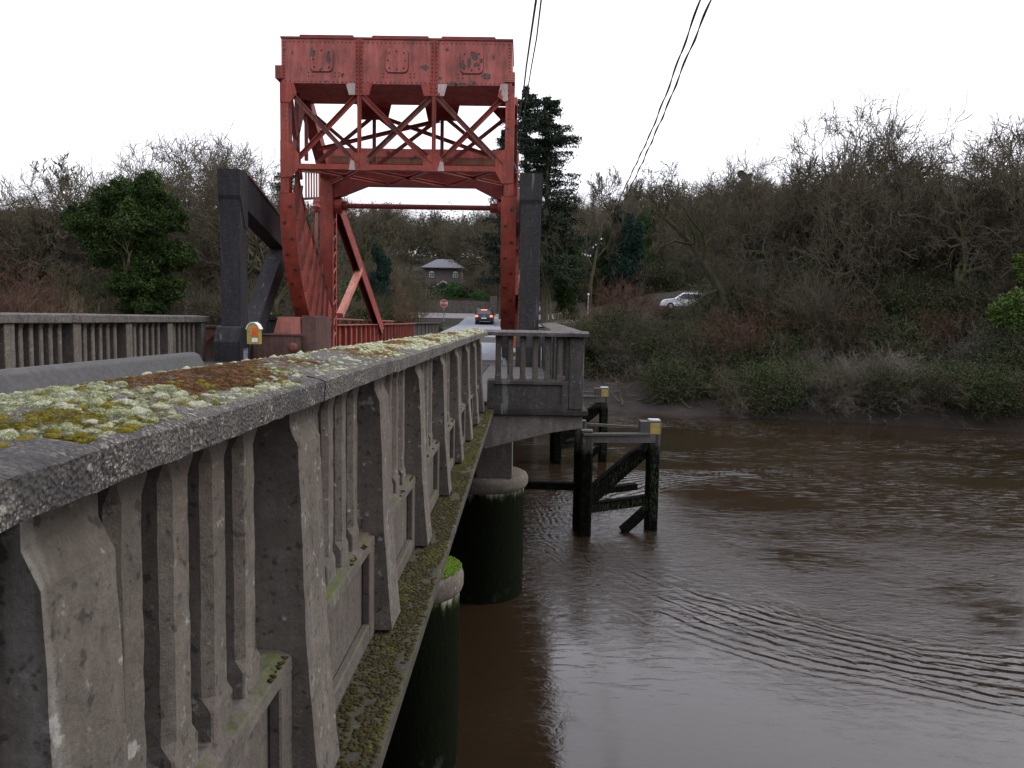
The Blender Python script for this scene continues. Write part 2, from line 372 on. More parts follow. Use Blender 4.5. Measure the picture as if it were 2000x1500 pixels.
def ground_mat():
    m = NT('woodland_floor_and_mud'); z = m.sep(m.pos, 2)
    lim = m.math('ADD', z, m.math('MULTIPLY', m.math('SUBTRACT', m.noise(.9, 5, .7), .5), 1.2))
    mud = m.mix(m.noise(1.6, 8, .75), (.013,.010,.0085), (.038,.029,.024))
    soil = m.mix(m.ramp(m.noise(1.1, 8, .7), [(.35, 0.), (.65, 1.)]), (.016,.013,.009), (.032,.026,.014))
    soil = m.mix(m.ramp(m.noise(.35, 5, .7), [(.5, 0.), (.62, .8)]), soil, (.018,.026,.009))
    f = m.ramp(m.math('MULTIPLY', lim, .2), [(.26, 0.), (.36, 1.)])
    m.set('Base Color', m.mix(f, mud, soil)); m.b.inputs['Specular IOR Level'].default_value = .2; m.set('Roughness', m.mix(f, .8, .95)); m.bump(m.noise(3, 9, .75), .9, .15); return m.m
M['ground'] = ground_mat()

def water_mat():
    m = NT('brown_river_water')
    silt = m.mix(m.ramp(m.noise(.12, 4, .5), [(.3, 0.), (.7, 1.)]), (.0150,.0096,.0050), (.0215,.0140,.0076))
    m.set('Base Color', silt); m.set('Roughness', .02); m.b.inputs['IOR'].default_value = 1.55
    calm = m.ramp(m.noise(.16, 4, .6, dist=.5, vec=m.map((1,1.6,1), loc=(3.1,1.7,0))), [(.38, .05), (.66, 1.)])
    rip = m.noise(3.2, 5, .62, dist=1.6, vec=m.map((1,1.5,1)))
    fine = m.noise(11, 4, .6, dist=1.0, vec=m.map((1,1.4,1)))
    swell = m.noise(.55, 3, .5, dist=.8)
    # a curved ripple train that fans out over the current
    wob = m.mix(.85, m.pos, m.noise(.35, 3, .5, out=1), 'ADD')
    def rings(cx, cy, sc, dist, ds):
        w = m.n.new('ShaderNodeTexWave'); w.wave_type = 'RINGS'; w.rings_direction = 'Z'; w.wave_profile = 'SIN'
        w.inputs['Scale'].default_value = sc; w.inputs['Distortion'].default_value = dist; w.inputs['Detail'].default_value = 2.5; w.inputs['Detail Scale'].default_value = ds
        m.l.new(m.map(loc=(-cx, -cy, 0), src=wob), w.inputs['Vector']); return w.outputs['Fac']
    w1 = rings(9.5, 19.5, 1.15, 3.0, .8); w2 = rings(14, 22, 1.9, 4.0, 1.3)
    ctr = m.map(loc=(-9.5, -19.5, 0), src=wob)
    ln = m.n.new('ShaderNodeVectorMath'); ln.operation = 'LENGTH'; m.l.new(ctr, ln.inputs[0])
    band = m.ramp(m.math('MULTIPLY', ln.outputs['Value'], .1), [(.66, 0.), (.74, 1.), (.84, .8), (.95, 0.)])
    patch = m.ramp(m.noise(.75, 4, .65, vec=m.map((1,1.5,1), loc=(4,1,0))), [(.36, 0.), (.56, 1.)])
    mask = m.math('MULTIPLY', m.math('MULTIPLY', band, patch), m.ramp(m.math('MULTIPLY', m.sep(m.pos, 0), .1), [(.15, 0.), (.32, 1.), (.9, 1.), (1., .3)]))
    mask2 = m.math('MULTIPLY', band, m.ramp(m.noise(1.3, 3, .6, vec=m.map(loc=(8,8,0))), [(.42, 0.), (.6, 1.)]))
    # eddies behind the pier and fender
    d = m.map(loc=(-1.6, -17.5, 0)); d2 = m.map((.22, .17, 0), src=d)
    ln2 = m.n.new('ShaderNodeVectorMath'); ln2.operation = 'LENGTH'; m.l.new(d2, ln2.inputs[0])
    eddy = m.ramp(ln2.outputs['Value'], [(.3, 1.), (1.0, 0.)])
    act = m.math('MAXIMUM', calm, m.math('MULTIPLY', eddy, .9))
    yy = m.sep(m.pos, 1)
    far = m.ramp(m.math('MULTIPLY', yy, .02), [(.15, .10), (.23, .30), (.30, 1.), (.48, .40), (.75, .10)])
    act = m.math('MULTIPLY', act, far)
    h = m.math('MULTIPLY', rip, m.math('MULTIPLY', act, .034))
    h = m.math('ADD', h, m.math('MULTIPLY', fine, m.math('MULTIPLY', act, .006)))
    h = m.math('ADD', h, m.math('MULTIPLY', fine, .0007))
    h = m.math('ADD', h, m.math('MULTIPLY', swell, .005))
    h = m.math('ADD', h, m.math('MULTIPLY', w1, m.math('MULTIPLY', mask, .021)))
    h = m.math('ADD', h, m.math('MULTIPLY', w2, m.math('MULTIPLY', mask2, .008)))
    stk = m.ramp(m.noise(5, 4, .65, dist=.6, vec=m.map((.30,1.5,1), rot=(0,0,R(-8)))), [(.56, 0.), (.74, 1.)])
    zone = m.ramp(m.noise(.13, 3, .6, vec=m.map((.7,1.6,1), loc=(9,2,0))), [(.45, 0.), (.58, 1.)])
    h = m.math('ADD', h, m.math('MULTIPLY', stk, m.math('MULTIPLY', m.math('MULTIPLY', zone, .020), m.ramp(m.math('MULTIPLY', yy, .02), [(.20, .06), (.34, 1.)]))))
    m.bump(h, 1.0, 1.0); return m.m
M['water'] = water_mat()

# ------------------------------------------------------------------ ground, river, roads
def shore(X): return float(np.interp(X, [-120, -20, 0, 4, 15, 25.5, 60, 150], [52, 50, 47, 45.5, 43, 39.5, 31, 12]))
def ss(a, b, x):
    t = min(1, max(0, (x - a) / (b - a))); return t*t*(3-2*t)
def ground_z(X, Y):
    s = Y - shore(X)
    plat = float(np.interp(Y, [45, 60, 79, 100, 150, 260, 420], [4.0, 4.05, 4.7, 6.2, 11.4, 27, 28]))
    plat += float(np.interp(X, [3, 18, 60, 120], [0, 2.6, 7.5, 10])) * ss(8, 40, s)
    if s < 0: z = max(-3, s * .25)
    elif s < 5.5: z = s * .26 + ss(11, 17, X) * max(0, min(1.3, s*1.1) - s*.26)
    else: z = 1.43 + (plat - 1.43) * ss(5.5, 14, s)
    road = (-11 < X < 3 and Y > 50) or (86 < Y < 100 and X < 30)
    if s > -1 and not road:
        z += noise.fractal(Vector((X*.22, Y*.22, 0)), 1, 2, 4) * (.28 if s < 10 else .5) + (noise.noise(Vector((X*.8, Y*.8, 4)))*.30 + noise.noise(Vector((X*2.3, Y*2.3, 8)))*.10 if s < 10 else 0)
    return z
def grid(xs, ys, fn, name, mat):
    V = [(x, y, fn(x, y)) for y in ys for x in xs]; n = len(xs)
    F = [(j*n+i, j*n+i+1, (j+1)*n+i+1, (j+1)*n+i) for j in range(len(ys)-1) for i in range(n-1)]
    o = mesh_obj(name, V, F, mat, smooth=True); return tag(o, kind='structure')
xs = list(np.concatenate([np.arange(-300, -60, 12), np.arange(-60, -20, 2), np.arange(-20, 40, .6), np.arange(40, 80, 2), np.arange(80, 321, 12)]))
ys = list(np.concatenate([np.arange(8, 34, 2), np.arange(34, 62, .5), np.arange(62, 110, 1.5), np.arange(110, 200, 6), np.arange(200, 700, 25)]))
grid(xs, ys, ground_z, 'ground', M['ground'])
w = MB(); w.add([(-700,-300,0),(700,-300,0),(700,60,0),(-700,60,0)], [(0,1,2,3)]); tag(w.build('river_water', M['water']), kind='structure')
def near_z(X, Y):
    d = -26 - Y + 4*math.sin(X*.03)
    return -1 + ss(0, 8, d)*5 + ss(8, 70, d)*(24 + 5*noise.noise(Vector((X*.02, Y*.02, 5)))) + noise.noise(Vector((X*.15, Y*.15, 1)))
grid(list(np.arange(-320, 321, 8)), list(np.arange(-160, -20, 4)), near_z, 'near_bank_shade_hills', M['ground'])  # near bank behind camera, its unseen hills raised to block low sky light
def ribbon(name, pts, width, mat, lift):
    V = []; F = []; n = 7
    for k, (x, y) in enumerate(pts):
        a = pts[max(0, k-1)]; b = pts[min(len(pts)-1, k+1)]; dx, dy = b[0]-a[0], b[1]-a[1]; L = math.hypot(dx, dy)
        for i in range(n):
            t = (i/(n-1)-.5)*width; X = x - dy/L*t; Y = y + dx/L*t; V.append((X, Y, ground_z(X, Y) + lift))
    for k in range(len(pts)-1):
        for i in range(n-1): F.append((k*n+i, k*n+i+1, (k+1)*n+i+1, (k+1)*n+i))
    return tag(mesh_obj(name, V, F, mat, smooth=True), kind='structure')
ribbon('approach_road', [(-3.5, y) for y in np.arange(56, 92, 1.0)], 6.2, M['asphalt'], .10)
ribbon('junction_road', [(x, 93) for x in np.arange(-34, 6, 1.0)], 9.5, M['asphalt2'], .07)
ribbon('riverside_road', [(-2 + t, 76 + .62*t) for t in np.arange(0, 10, 1.0)], 4.6, M['asphalt'], .14)

# ------------------------------------------------------------------ concrete parapets
def coping_mesh(L, joints, prof, amp=.0022, step=.03, seed=0, rise=0):
    """coping along +u from 0 to L; prof = closed ring of (v,z); returns V,F in (u,v,z)"""
    V = []; F = []
    ring = []
    for k in range(len(prof)):
        a = Vector(prof[k]); b = Vector(prof[(k+1) % len(prof)]); m = max(1, int((b-a).length/.03))
        for i in range(m): ring.append(a.lerp(b, i/m))
    n = len(ring); cuts = [0] + joints + [L]
    for a, b in zip(cuts[:-1], cuts[1:]):
        base = len(V); m = max(2, int((b-a)/step)); dv = random.uniform(-.004, .004); dz = random.uniform(-.002, .003)
        for j in range(m+1):
            u = a + .003 + (b-a-.006)*j/m; end = 1 - min(1, min(j, m-j)*(b-a)/m/.02)
            for q in ring:
                p = Vector((u, q.x, q.y)); e = noise.noise_vector(p*18 + Vector((seed,0,0)))*amp + noise.noise_vector(p*60)*amp*.6
                big = noise.noise(p*7 + Vector((seed, 5, 0)))
                chip = max(0, big-.28)*.018
                c = Vector((u, -0.2, q.y)); s_ = .006*end
                V.append((u + e.x, q.x + dv + e.y - (chip + s_)*(1 if q.x > -.2 else -1)*.8, q.y + dz + e.z - (chip*.5 + s_*.5)*(1 if q.y > -.17 else -1) + rise*u))
        for j in range(m):
            for i in range(n): F.append((base+j*n+i, base+j*n+(i+1) % n, base+(j+1)*n+(i+1) % n, base+(j+1)*n+i))
        F.append(tuple(base+i for i in range(n))[::-1]); F.append(tuple(base+m*n+i for i in range(n)))
    return V, F
COP = [(.11,-.198),(.112,-.152),(.100,-.145),(-.02,-.127),(-.12,-.119),(-.22,-.130),(-.345,-.156),(-.35,-.198)]   # v outward of the baluster face, z below eye
def baluster(mp, u0, w, vo=0., depth=.10, z0=4.385, z1=5.0):
    m = MB(); rings = []
    for z, c in ((z0,.004),(z0+.06,.004),(z0+.085,.018),(z1-.075,.018),(z1-.045,.006),(z1,.004)):
        ex = .0035 if c < .01 else 0
        a, b, v1, v0 = u0-ex, u0+w+ex, vo+ex, vo-depth-ex
        rings.append([(a+c,v1,z),(b-c,v1,z),(b,v1-c,z),(b,v0+c,z),(b-c,v0,z),(a+c,v0,z),(a,v0+c,z),(a,v1-c,z)])
    fine = []
    for A_, B_ in zip(rings[:-1], rings[1:]):
        q_ = max(1, int(abs(B_[0][2]-A_[0][2])/.025))
        for t_ in range(q_): fine.append([tuple(A_[i][j]*(1-t_/q_)+B_[i][j]*t_/q_ for j in range(3)) for i in range(8)])
    fine.append(rings[-1]); sd_ = random.uniform(0, 90); rings = []
    for rg in fine:
        cu = sum(p[0] for p in rg)/8; cv = sum(p[1] for p in rg)/8; nr = []
        for (a_, b_, z_) in rg:
            e_ = noise.noise_vector(Vector((a_*14+sd_, b_*14, z_*14)))*.0022 + noise.noise_vector(Vector((a_*50+sd_, b_*50, z_*50)))*.0012; ch = max(0, noise.noise(Vector((a_*20+sd_, b_*20, z_*9)))-.32)*.02
            nr.append((a_+e_.x+(cu-a_)*ch*8, b_+e_.y+(cv-b_)*ch*8, z_))
        rings.append(nr)
    vs = [p for r in rings for p in r]; fs = [(k*8+i, k*8+(i+1)%8, (k+1)*8+(i+1)%8, (k+1)*8+i) for k in range(len(rings)-1) for i in range(8)]
    m.add(vs, fs + [tuple(range(8)), tuple(range(len(vs)-8,len(vs)))]); m.xf(mp); return m
def pilaster(mp, u0, w):
    pr = [(-.32,4.0),(.098,4.0),(.082,4.18),(.064,4.40),(.054,4.70),(.046,4.89),(.026,4.935),(.024,5.0),(-.32,5.0)]
    m = MB(); vs = [(u0,v,z) for v,z in pr]+[(u0+w,v,z) for v,z in pr]; n = len(pr)
    m.add(vs, [tuple(range(n)), tuple(range(n,2*n))[::-1]]+[(i,n+i,n+(i+1)%n,(i+1)%n) for i in range(n)]); m.xf(mp); return m
def plinth(mp, a, b):
    m = MB(); t = .035
    def bx(u0,u1,v0,v1,z0,z1): m.box(u0,u1,v0,v1,z0,z1)
    bx(a,b,-.27,-.002,3.99,4.335)
    # weathered cap with slope
    m.add([(a,-.28,4.335),(b,-.28,4.335),(b,.032,4.335),(a,.032,4.335),(a,-.28,4.388),(b,-.28,4.388),(b,.0,4.388),(a,.0,4.388),(a,.030,4.375),(b,.030,4.375)],
          [(0,3,2,1),(4,5,6,7),(7,6,9,8),(8,9,2,3),(0,1,5,4),(0,4,7,8,3),(1,2,9,6,5)])
    bx(a,a+.09,-.002,.030,3.99,4.335); bx(b-.09,b,-.002,.030,3.99,4.335); bx(a+.09,b-.09,-.002,.028,3.99,4.06)
    m.xf(mp); return m
XB = -.58
def mp_near(v): return Vector((XB + v.y, v.x, v.z))
near = thing('parapet', 'long mossy concrete balustrade running from the camera to the bay', 'balustrade', (-.7, 5, 4))
pil_y = [-1.35, -.25, .83, 1.82, 2.88, 4.0, 5.2, 6.4, 7.6, 8.8, 10.0]
for y in pil_y: bevel(pilaster(mp_near, y, .2 if y != .83 else .16).build('pilaster', M['concrete'], near), .012, 2) if y > 6 else roughen(pilaster(mp_near, y, .2 if y != .83 else .16).build('pilaster', M['concrete'], near))
for k, y in enumerate(pil_y):
    nxt = pil_y[k+1] if k+1 < len(pil_y) else 10.62
    a = y + (.2 if y != .83 else .16); clear = nxt - a
    bevel(plinth(mp_near, a, nxt).build('plinth', M['plinth'], near), .005, 1)
    nb_ = 4 if clear > .7 else 2; pt_ = (clear-.17)/nb_
    for i in range(nb_): baluster(mp_near, a + .085 + pt_*i, .094).build('baluster', M['concrete'], near)
V, F = coping_mesh(12.2, [y + 1.62 for y in pil_y if y > 0 and y + 1.62 < 12.1], [(a, b + EYE) for a, b in COP], step=.025)
V = [(XB + v, u - 1.6, z) for u, v, z in V]
cop_near = mesh_obj('coping', V, F, M['coping'], near, smooth=False)

# the bay
bay = thing('bay_parapet', 'square concrete balcony bay jutting over the river from the balustrade', 'balcony', (.2, 10.6, 4))
FY = 10.62
def mp_front(v): return Vector((v.x, FY - v.y, v.z))
def mp_side(v): return Vector((.83 + v.y, v.x, v.z))
plinth(mp_front, -.47, .655).build('plinth', M['bay'], bay)
for c in (-.325, -.158, .017, .19, .36, .535): baluster(mp_front, c-.039, .078).build('baluster', M['concrete'], bay)
pm = MB(); pm.box(.66, .86, FY-.035, FY+.3, 3.99, 5.0); bevel(pm.build('corner_post', M['bay'], bay), .015)
pm = MB(); pm.box(.62, .68, FY+.03, FY+.25, 4.388, 5.0); pm.build('pilaster', M['bay'], bay)
for k in range(7):
    bevel(pilaster(mp_side, FY+1.3*k+1.1, .2).build('pilaster', M['bay'], bay), .012)
    plinth(mp_side, FY+1.3*k+.3-(.2 if k else 0)+.2*(k>0), FY+1.3*k+1.1).build('plinth', M['bay'], bay)
    for i in range(3): baluster(mp_side, FY+1.3*k+.42+.2*i, .078).build('baluster', M['concrete'], bay)
V, F = coping_mesh(1.46, [], [(a, b + EYE) for a, b in COP], seed=3); V = [(-.54+u, FY - v, z) for u, v, z in V]
mesh_obj('coping', V, F, M['coping'], bay)
V, F = coping_mesh(9.0, [1.1*k+.4 for k in range(8)], [(a, b + EYE) for a, b in COP], seed=5, rise=.012, step=.06); V = [(.83+v, FY+.36+u, z+.0) for u, v, z in V]
mesh_obj('coping', V, F, M['coping'], bay)

# deck, ledge, brackets
deck = thing('bridge_deck', 'concrete bridge deck and edge ledge carrying the balustrades over the river', 'bridge', (-4, 8, 3.5))
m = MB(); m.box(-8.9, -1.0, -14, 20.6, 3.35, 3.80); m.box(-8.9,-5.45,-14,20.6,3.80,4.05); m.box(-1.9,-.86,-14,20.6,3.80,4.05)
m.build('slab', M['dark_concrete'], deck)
m = MB(); m.box(-5.4, -1.95, -14, 20.6, 3.80, 3.95); m.build('road_surface', M['asphalt'], deck)
m = MB(); m.box(-1.0, -.375, -14, FY-.02, 3.925, 3.985); 
o = m.build('ledge', M['ledge'], deck); bevel(o, .01)
for yy in np.arange(-10, 20, 2.2):
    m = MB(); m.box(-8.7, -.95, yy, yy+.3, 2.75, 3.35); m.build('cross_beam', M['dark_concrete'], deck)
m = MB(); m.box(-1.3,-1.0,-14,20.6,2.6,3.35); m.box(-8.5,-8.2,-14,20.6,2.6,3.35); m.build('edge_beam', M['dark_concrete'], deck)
# bay floor and corbels
bf = thing('bay_floor', 'stained concrete cantilever floor and corbel under the balcony bay', 'balcony floor', (.2, 12, 3.6))
m = MB(); m.box(-.86, .93, FY-.05, 20.4, 3.91, 3.985); bevel(m.build('floor_slab', M['dark_concrete'], bf), .01)
m = MB(); m.box(-.84, .80, FY+.32, 20.4, 3.985, 4.05); m.build('paving', M['path'], bf)
for yy in (FY+.02, 13.5, 16.5, 19.5):
    m = MB(); m.prism([(-.9,3.42),(-.46,3.42),(-.1,3.52),(.45,3.66),(.86,3.73),(.86,3.91),(-.9,3.91)], yy, yy+.45)
    bevel(m.build('corbel', M['pale_concrete'], bf), .01)
m = MB(); m.box(-.80,-.14,13.9,15.1,2.33,3.50); bevel(m.build('pedestal', M['pale_concrete'], bf), .01)

# piers
def pier(x, y, r, label, mossy=False):
    t = thing('pier', label, 'bridge pier', (x, y, 0), 'round piers under the bridge')
    m = MB(); m.lathe((x, y), [(r*.97,-2),(r*.97,2.0),(r*.97,2.1)], 48); m.build('shaft', M['pier'], t, True)
    m = MB(); m.lathe((x, y), [(r*.97,2.05),(r*1.02,2.08),(r*1.05,2.13),(r*1.055,2.24),(r*1.02,2.30),(r*.93,2.335),(.01,2.34)], 48); m.build('cap', M['concrete'], t, True)
    m = MB(); m.lathe((x, y), [(r*.6,2.3),(r*.6,3.4)], 32); m.build('neck', M['pale_concrete'], t, True)
    return t
p1 = pier(-1.22, 8.75, .56, 'nearer round pier with bright green moss on its cap')
p2 = pier(-.72, 14.55, .84, 'wide round pier under the balcony bay with weed below its rim')
pier(-1.0, 22.5, .9, 'black weedy pier beyond the bay pier beneath the red span')
pier(-7.6, 14.55, .84, 'shaded round pier under the far side of the deck')
pier(-7.6, 8.75, .56, 'slimmer shaded pier under the far side of the deck')

# left barrier, left parapet
m = MB(); m.prism([(-5.62,3.95),(-4.85,3.95),(-4.93,4.12),(-5.16,4.58),(-5.24,4.62),(-5.36,4.62),(-5.44,4.56)], -6, 12.25)
o = bevel(m.build('crash_barrier', M['barrier']), .02); tag(o, 'smooth grey concrete crash barrier along the carriageway edge', 'crash barrier')
lp = thing('parapet', 'concrete balustrade along the far side of the deck, left of the barrier', 'balustrade', (-8.4, 10, 4))
m = MB(); m.box(-8.62, -8.44, -2, 19.9, 4.0, 5.02); m.build('back_panel', M['dark_concrete'], lp)
def mp_left(v): return Vector((-8.3 - v.y, v.x, v.z))
for k in range(12):
    y = 19.6 - 1.88*k
    m = MB(); m.box(-8.44,-8.2,y,y+.26,4.0,5.02); bevel(m.build('pilaster', M['concrete'], lp), .015)
    for i in range(5):
        baluster(lambda v: Vector((-8.3+v.y, v.x, v.z)), y-.27*(i+1)-.02, .11, 0, .14, 4.02, 5.02).build('baluster', M['concrete'], lp)
V, F = coping_mesh(22.2, [1.88*k+.5 for k in range(12)], [(.16,-.19),(.16,-.065),(.14,-.05),(-.16,-.03),(-.42,-.05),(-.42,-.19)], seed=9, step=.08, rise=.002)
V = [(-8.3+v, u-2.2, z+EYE) for u, v, z in V]; mesh_obj('coping', V, F, M['coping'], lp)

# ------------------------------------------------------------------ moss
def ico(sub):
    import bmesh
    bm = bmesh.new(); bmesh.ops.create_icosphere(bm, subdivisions=sub, radius=1)
    v = np.array([tuple(p.co) for p in bm.verts]); f = np.array([[q.index for q in p.verts] for p in bm.faces]); bm.free(); return v, f
ICO = {k: ico(k) for k in (1, 2, 3)}
def cushions(name, spots, mat, sub, label=None, hair=0, parent=None):
    """spots: (x,y,z,r,h); one mesh of domed, lumpy cushions"""
    v0, f0 = ICO[sub]; S = np.array(spots)
    if len(S) == 0: return
    n = len(S); k = len(v0)
    ang = rng.uniform(0, 6.28, n); ca, sa = np.cos(ang)[:,None], np.sin(ang)[:,None]
    el = rng.uniform(.8, 1.35, n)[:,None]
    vx = v0[None,:,0]*el; vy = v0[None,:,1]/el
    X = (vx*ca - vy*sa); Yv = (vx*sa + vy*ca); Z = np.broadcast_to(v0[None,:,2], X.shape)
    ph = rng.uniform(0, 6.28, (n,1,3))
    lump = 1 + .16*np.sin(4.1*v0[None,:,0]+ph[:,:,0]) + .13*np.sin(5.3*v0[None,:,1]+ph[:,:,1]) + .05*rng.standard_normal((n,k))
    r = S[:,3][:,None]; h = S[:,4][:,None]
    V = np.stack([S[:,0][:,None]+X*r*lump, S[:,1][:,None]+Yv*r*lump, S[:,2][:,None]+Z*h*lump], -1)
    F = (f0[None]+ (np.arange(n)*k)[:,None,None]).reshape(-1,3); fs = [F]; VV = V.reshape(-1,3)
    if hair:
        q = rng.integers(0, n, n*hair); d = rng.standard_normal((n*hair,3)); d[:,2] = np.abs(d[:,2])+.15; d /= np.linalg.norm(d,axis=1)[:,None]
        c = S[q][:,:3]; base = c + d*np.stack([S[q][:,3],S[q][:,3],S[q][:,4]],1)*.93
        tip = base + (d*.8+rng.standard_normal(d.shape)*.35)*rng.uniform(.0015,.0038,(len(q),1)); side = np.cross(d, rng.standard_normal(d.shape)); side /= np.linalg.norm(side,axis=1)[:,None]
        side *= .00035; b = len(VV); HV = np.stack([base-side, base+side, tip],1).reshape(-1,3); VV = np.vstack([VV, HV]); fs = [F, b+np.arange(len(q)*3).reshape(-1,3)]
    o = mesh_obj(name, VV, fs, mat, parent, smooth=False)
    if parent is None: tag(o, label, 'moss', kind='stuff')
    return o
def top_z(v):   # height of the coping top at outward offset v
    return EYE + float(np.interp(v, [-.345,-.22,-.12,-.02,.10], [-.156,-.130,-.119,-.127,-.145]))
groups = {k: [] for k in ('moss_pale','moss_white','moss_brown','moss_olive')}; nearg = {k: [] for k in groups}
def kind_at(v, y):
    a = noise.noise(Vector((v*5, y*2.3, 2))) + .55*noise.noise(Vector((v*19, y*13, 7))) + .55*noise.noise(Vector((v*60, y*45, 17))); b = noise.noise(Vector((v*30, y*20, 11)))
    if -.20 < v < .04 and 1.3 < y < 2.3: a += .30
    if v < .02 and y < 1.15: a += .16
    if a > .25: return 'moss_brown' if not (y < 1.1 and v > -.12) else 'moss_olive'
    if a > .10: return 'moss_olive'
    return 'moss_white' if b > (.05 if y < 2 else -.1) else 'moss_pale'
cell = {}
for _ in range(110000):
    y = .45 + 11 * random.random()**1.35; v = random.uniform(-.34, .092)
    cover = noise.noise(Vector((v*6, y*3.1, 30))) + .6*noise.noise(Vector((v*22, y*14, 3)))
    edge = (.092 - v)/.09
    lim = -.48 if y > .95 else -.25
    if y < .85 and v > -.03: lim = .3
    if cover < lim - .06 + (.35*(1-edge) if edge < 1 else 0) + (.15 if 2.4 < y < 3.2 else 0): continue
    k = kind_at(v, y)
    r = random.choice((.003,.0045,.006,.008,.011))*random.uniform(.7,1.3)*(1.15 if k in ('moss_pale','moss_white') else .75)
    if y < 1.6 and k == 'moss_pale' and random.random() < .12: r *= 1.45
    if y > 3: r *= 1.25
    f = .80 if k in ('moss_pale','moss_white') else .55
    ck = (int(v/.03+100), int(y/.03)); ok = True
    for dx in (-1,0,1):
        for dy in (-1,0,1):
            for (v2, y2, r2) in cell.get((ck[0]+dx, ck[1]+dy), ()):
                if (v-v2)**2 + (y-y2)**2 < (f*(r+r2))**2: ok = False; break
            if not ok: break
        if not ok: break
    if not ok: continue
    cell.setdefault(ck, []).append((v, y, r))
    h = r*random.uniform(.45,.75)
    (nearg if y < 2.2 else groups)[k].append((XB+v, y, top_z(v)-.001, r, h))
    for _q in range(3 if y < 3 else 1):      # rusty fringe between the cushions
        v2 = v+random.uniform(-1.4,1.4)*r; y2_ = y+random.uniform(-1.4,1.4)*r
        if v2 < .09 and random.random() < .6: groups['moss_brown' if random.random() < .75 else 'moss_olive'].append((XB+v2, y2_, top_z(v2)-.001, r*.5, r*.22))
names = {'moss_pale':'pale green cushion moss scattered over the balustrade coping','moss_white':'silvery grey cushion moss along the coping ridge',
         'moss_brown':'rusty brown moss carpet on the coping top','moss_olive':'yellow olive moss tufts between the cushions on the coping'}
for k in groups:
    allc = nearg[k]
    o = cushions('moss', allc, M[k], 2, names[k]+' near the camera', hair=70)
    cushions('moss', groups[k], M[k], 1, names[k]+' farther along the parapet')
# ledge, plinth and pier cap moss
sp = []; sp2 = []
for _ in range(16000):
    y = .4 + 10.0*random.random(); x = random.uniform(-.55, -.385)
    c = noise.noise(Vector((x*9, y*2.2, 1))) + .5*noise.noise(Vector((x*30, y*13, 4)))
    if c < -.28: continue
    r = random.uniform(.004,.012); (sp2 if (c > .32 or (y > 6 and c > -.05)) else sp).append((x, y, 3.984, r, r*.6))
for _ in range(2200):
    y = .9 + 9.6*random.random()
    if any(q <= y <= q+.2 for q in pil_y): continue
    v = random.uniform(-.0, .028)
    if noise.noise(Vector((v*8, y*6, 19))) < .05: continue
    r = random.uniform(.003,.009); sp.append((XB+v, y, 4.38, r, r*.6))
cushions('moss', sp, M['moss_dark'], 1, 'dark brown-green moss matting the ledge below the balusters')
cushions('moss', sp2, M['moss_ledge'], 1, 'yellow-green moss patches on the outer ledge farther along')
sp = []
for _ in range(3600):
    a = random.uniform(0, 6.28); r0 = .56*math.sqrt(random.random()); sp.append((-1.22+r0*math.cos(a), 8.75+r0*math.sin(a), 2.338, random.uniform(.008,.017), .008))
cushions('cap_moss', sp, M['moss_green'], 1, parent=p1)

# ------------------------------------------------------------------ the red rolling lift span
span = thing('lift_span', 'red riveted rolling lift bridge span with overhead counterweight box', 'lift bridge', (-3.5, 25.85, 4.05))
XL0, XL1, XR0, XR1 = -6.72, -6.30, -.64, -.22
YA, YB, ZC, RR = 21.3, 25.85, 8.6, 4.55
def rivs(mb, a, b, step, d, r=.019):
    a = Vector(a); b = Vector(b); n = max(1, int((b-a).length/step))
    for i in range(n+1): mb.dome(a.lerp(b, i/n), r, d)
zT, zB = 12.70, 11.53
bx = [XL0+.08, -4.53, -2.50, XR1-.18]
# counterweight
cw = MB(); cw.box(XL0+.08, XR1-.18, YA, YA+2.0, zB, zT); cw = cw.build('counterweight', M['pink'], span)
m = MB(); m.box(XL0+.06, XR1-.16, YA-.03, YA+2.06, zT, zT+.045); m.build('top_plate', M['dark_red'], cw)
for i in range(3):
    a, b = bx[i], bx[i+1]
    x0 = a+.45-(.15*i); x1 = b-.13-(.3 if i == 2 else 0)
    m = MB(); m.prism([(x0,zT+.045),(x1,zT+.045),(x1-.05,zT+.12),(x0+.05,zT+.12)], YA+.05, YA+1.8); m.build('lid', M['dark_red'], cw)
    # rounded hatch
    cx = (a+b)/2 + .04*(1-i); cz = 12.15; w2, h2, rr = .305, .31, .13; poly = []
    for q, (sx, sz) in enumerate(((1,1),(-1,1),(-1,-1),(1,-1))):
        for t in range(5):
            an = R(90*q + 22.5*t); poly.append((cx+sx*(w2-rr)+rr*math.cos(an), cz+sz*(h2-rr)+rr*math.sin(an)))
    m = MB(); m.prism(poly, YA-.028, YA+.01); h = m.build('hatch', M['pink'], cw)
    m = MB()
    for t in range(8):
        an = R(45*t); s = .235/max(abs(math.cos(an)), abs(math.sin(an))); s = min(s, .28); m.dome((cx+math.cos(an)*s, YA-.028, cz+math.sin(an)*s), .026, (0,-1,0))
    attach(m, h, M['rivet'])
    m = MB(); m.prism([(cx+(a_-cx)*1.045, cz-.012+(b_-cz)*1.05) for a_, b_ in poly], YA-.006, YA+.01); m.build('hatch_outline', M['rivet'], cw)  # dark outline, slightly larger than the hatch and set a little lower
    m = MB(); rivs(m, (a+.12,YA,zT-.09), (b-.12,YA,zT-.09), .115, (0,-1,0)); rivs(m, (a+.12,YA,zB+.045), (b-.12,YA,zB+.045), .115, (0,-1,0))
    for s in (-1, 1):
        for q in (0, 1):
            for z in (0, 1): m.dome((cx+s*.36+q*.12, YA, 11.72+z*.09), .02, (0,-1,0))
    attach(m, cw, M['rivet'])
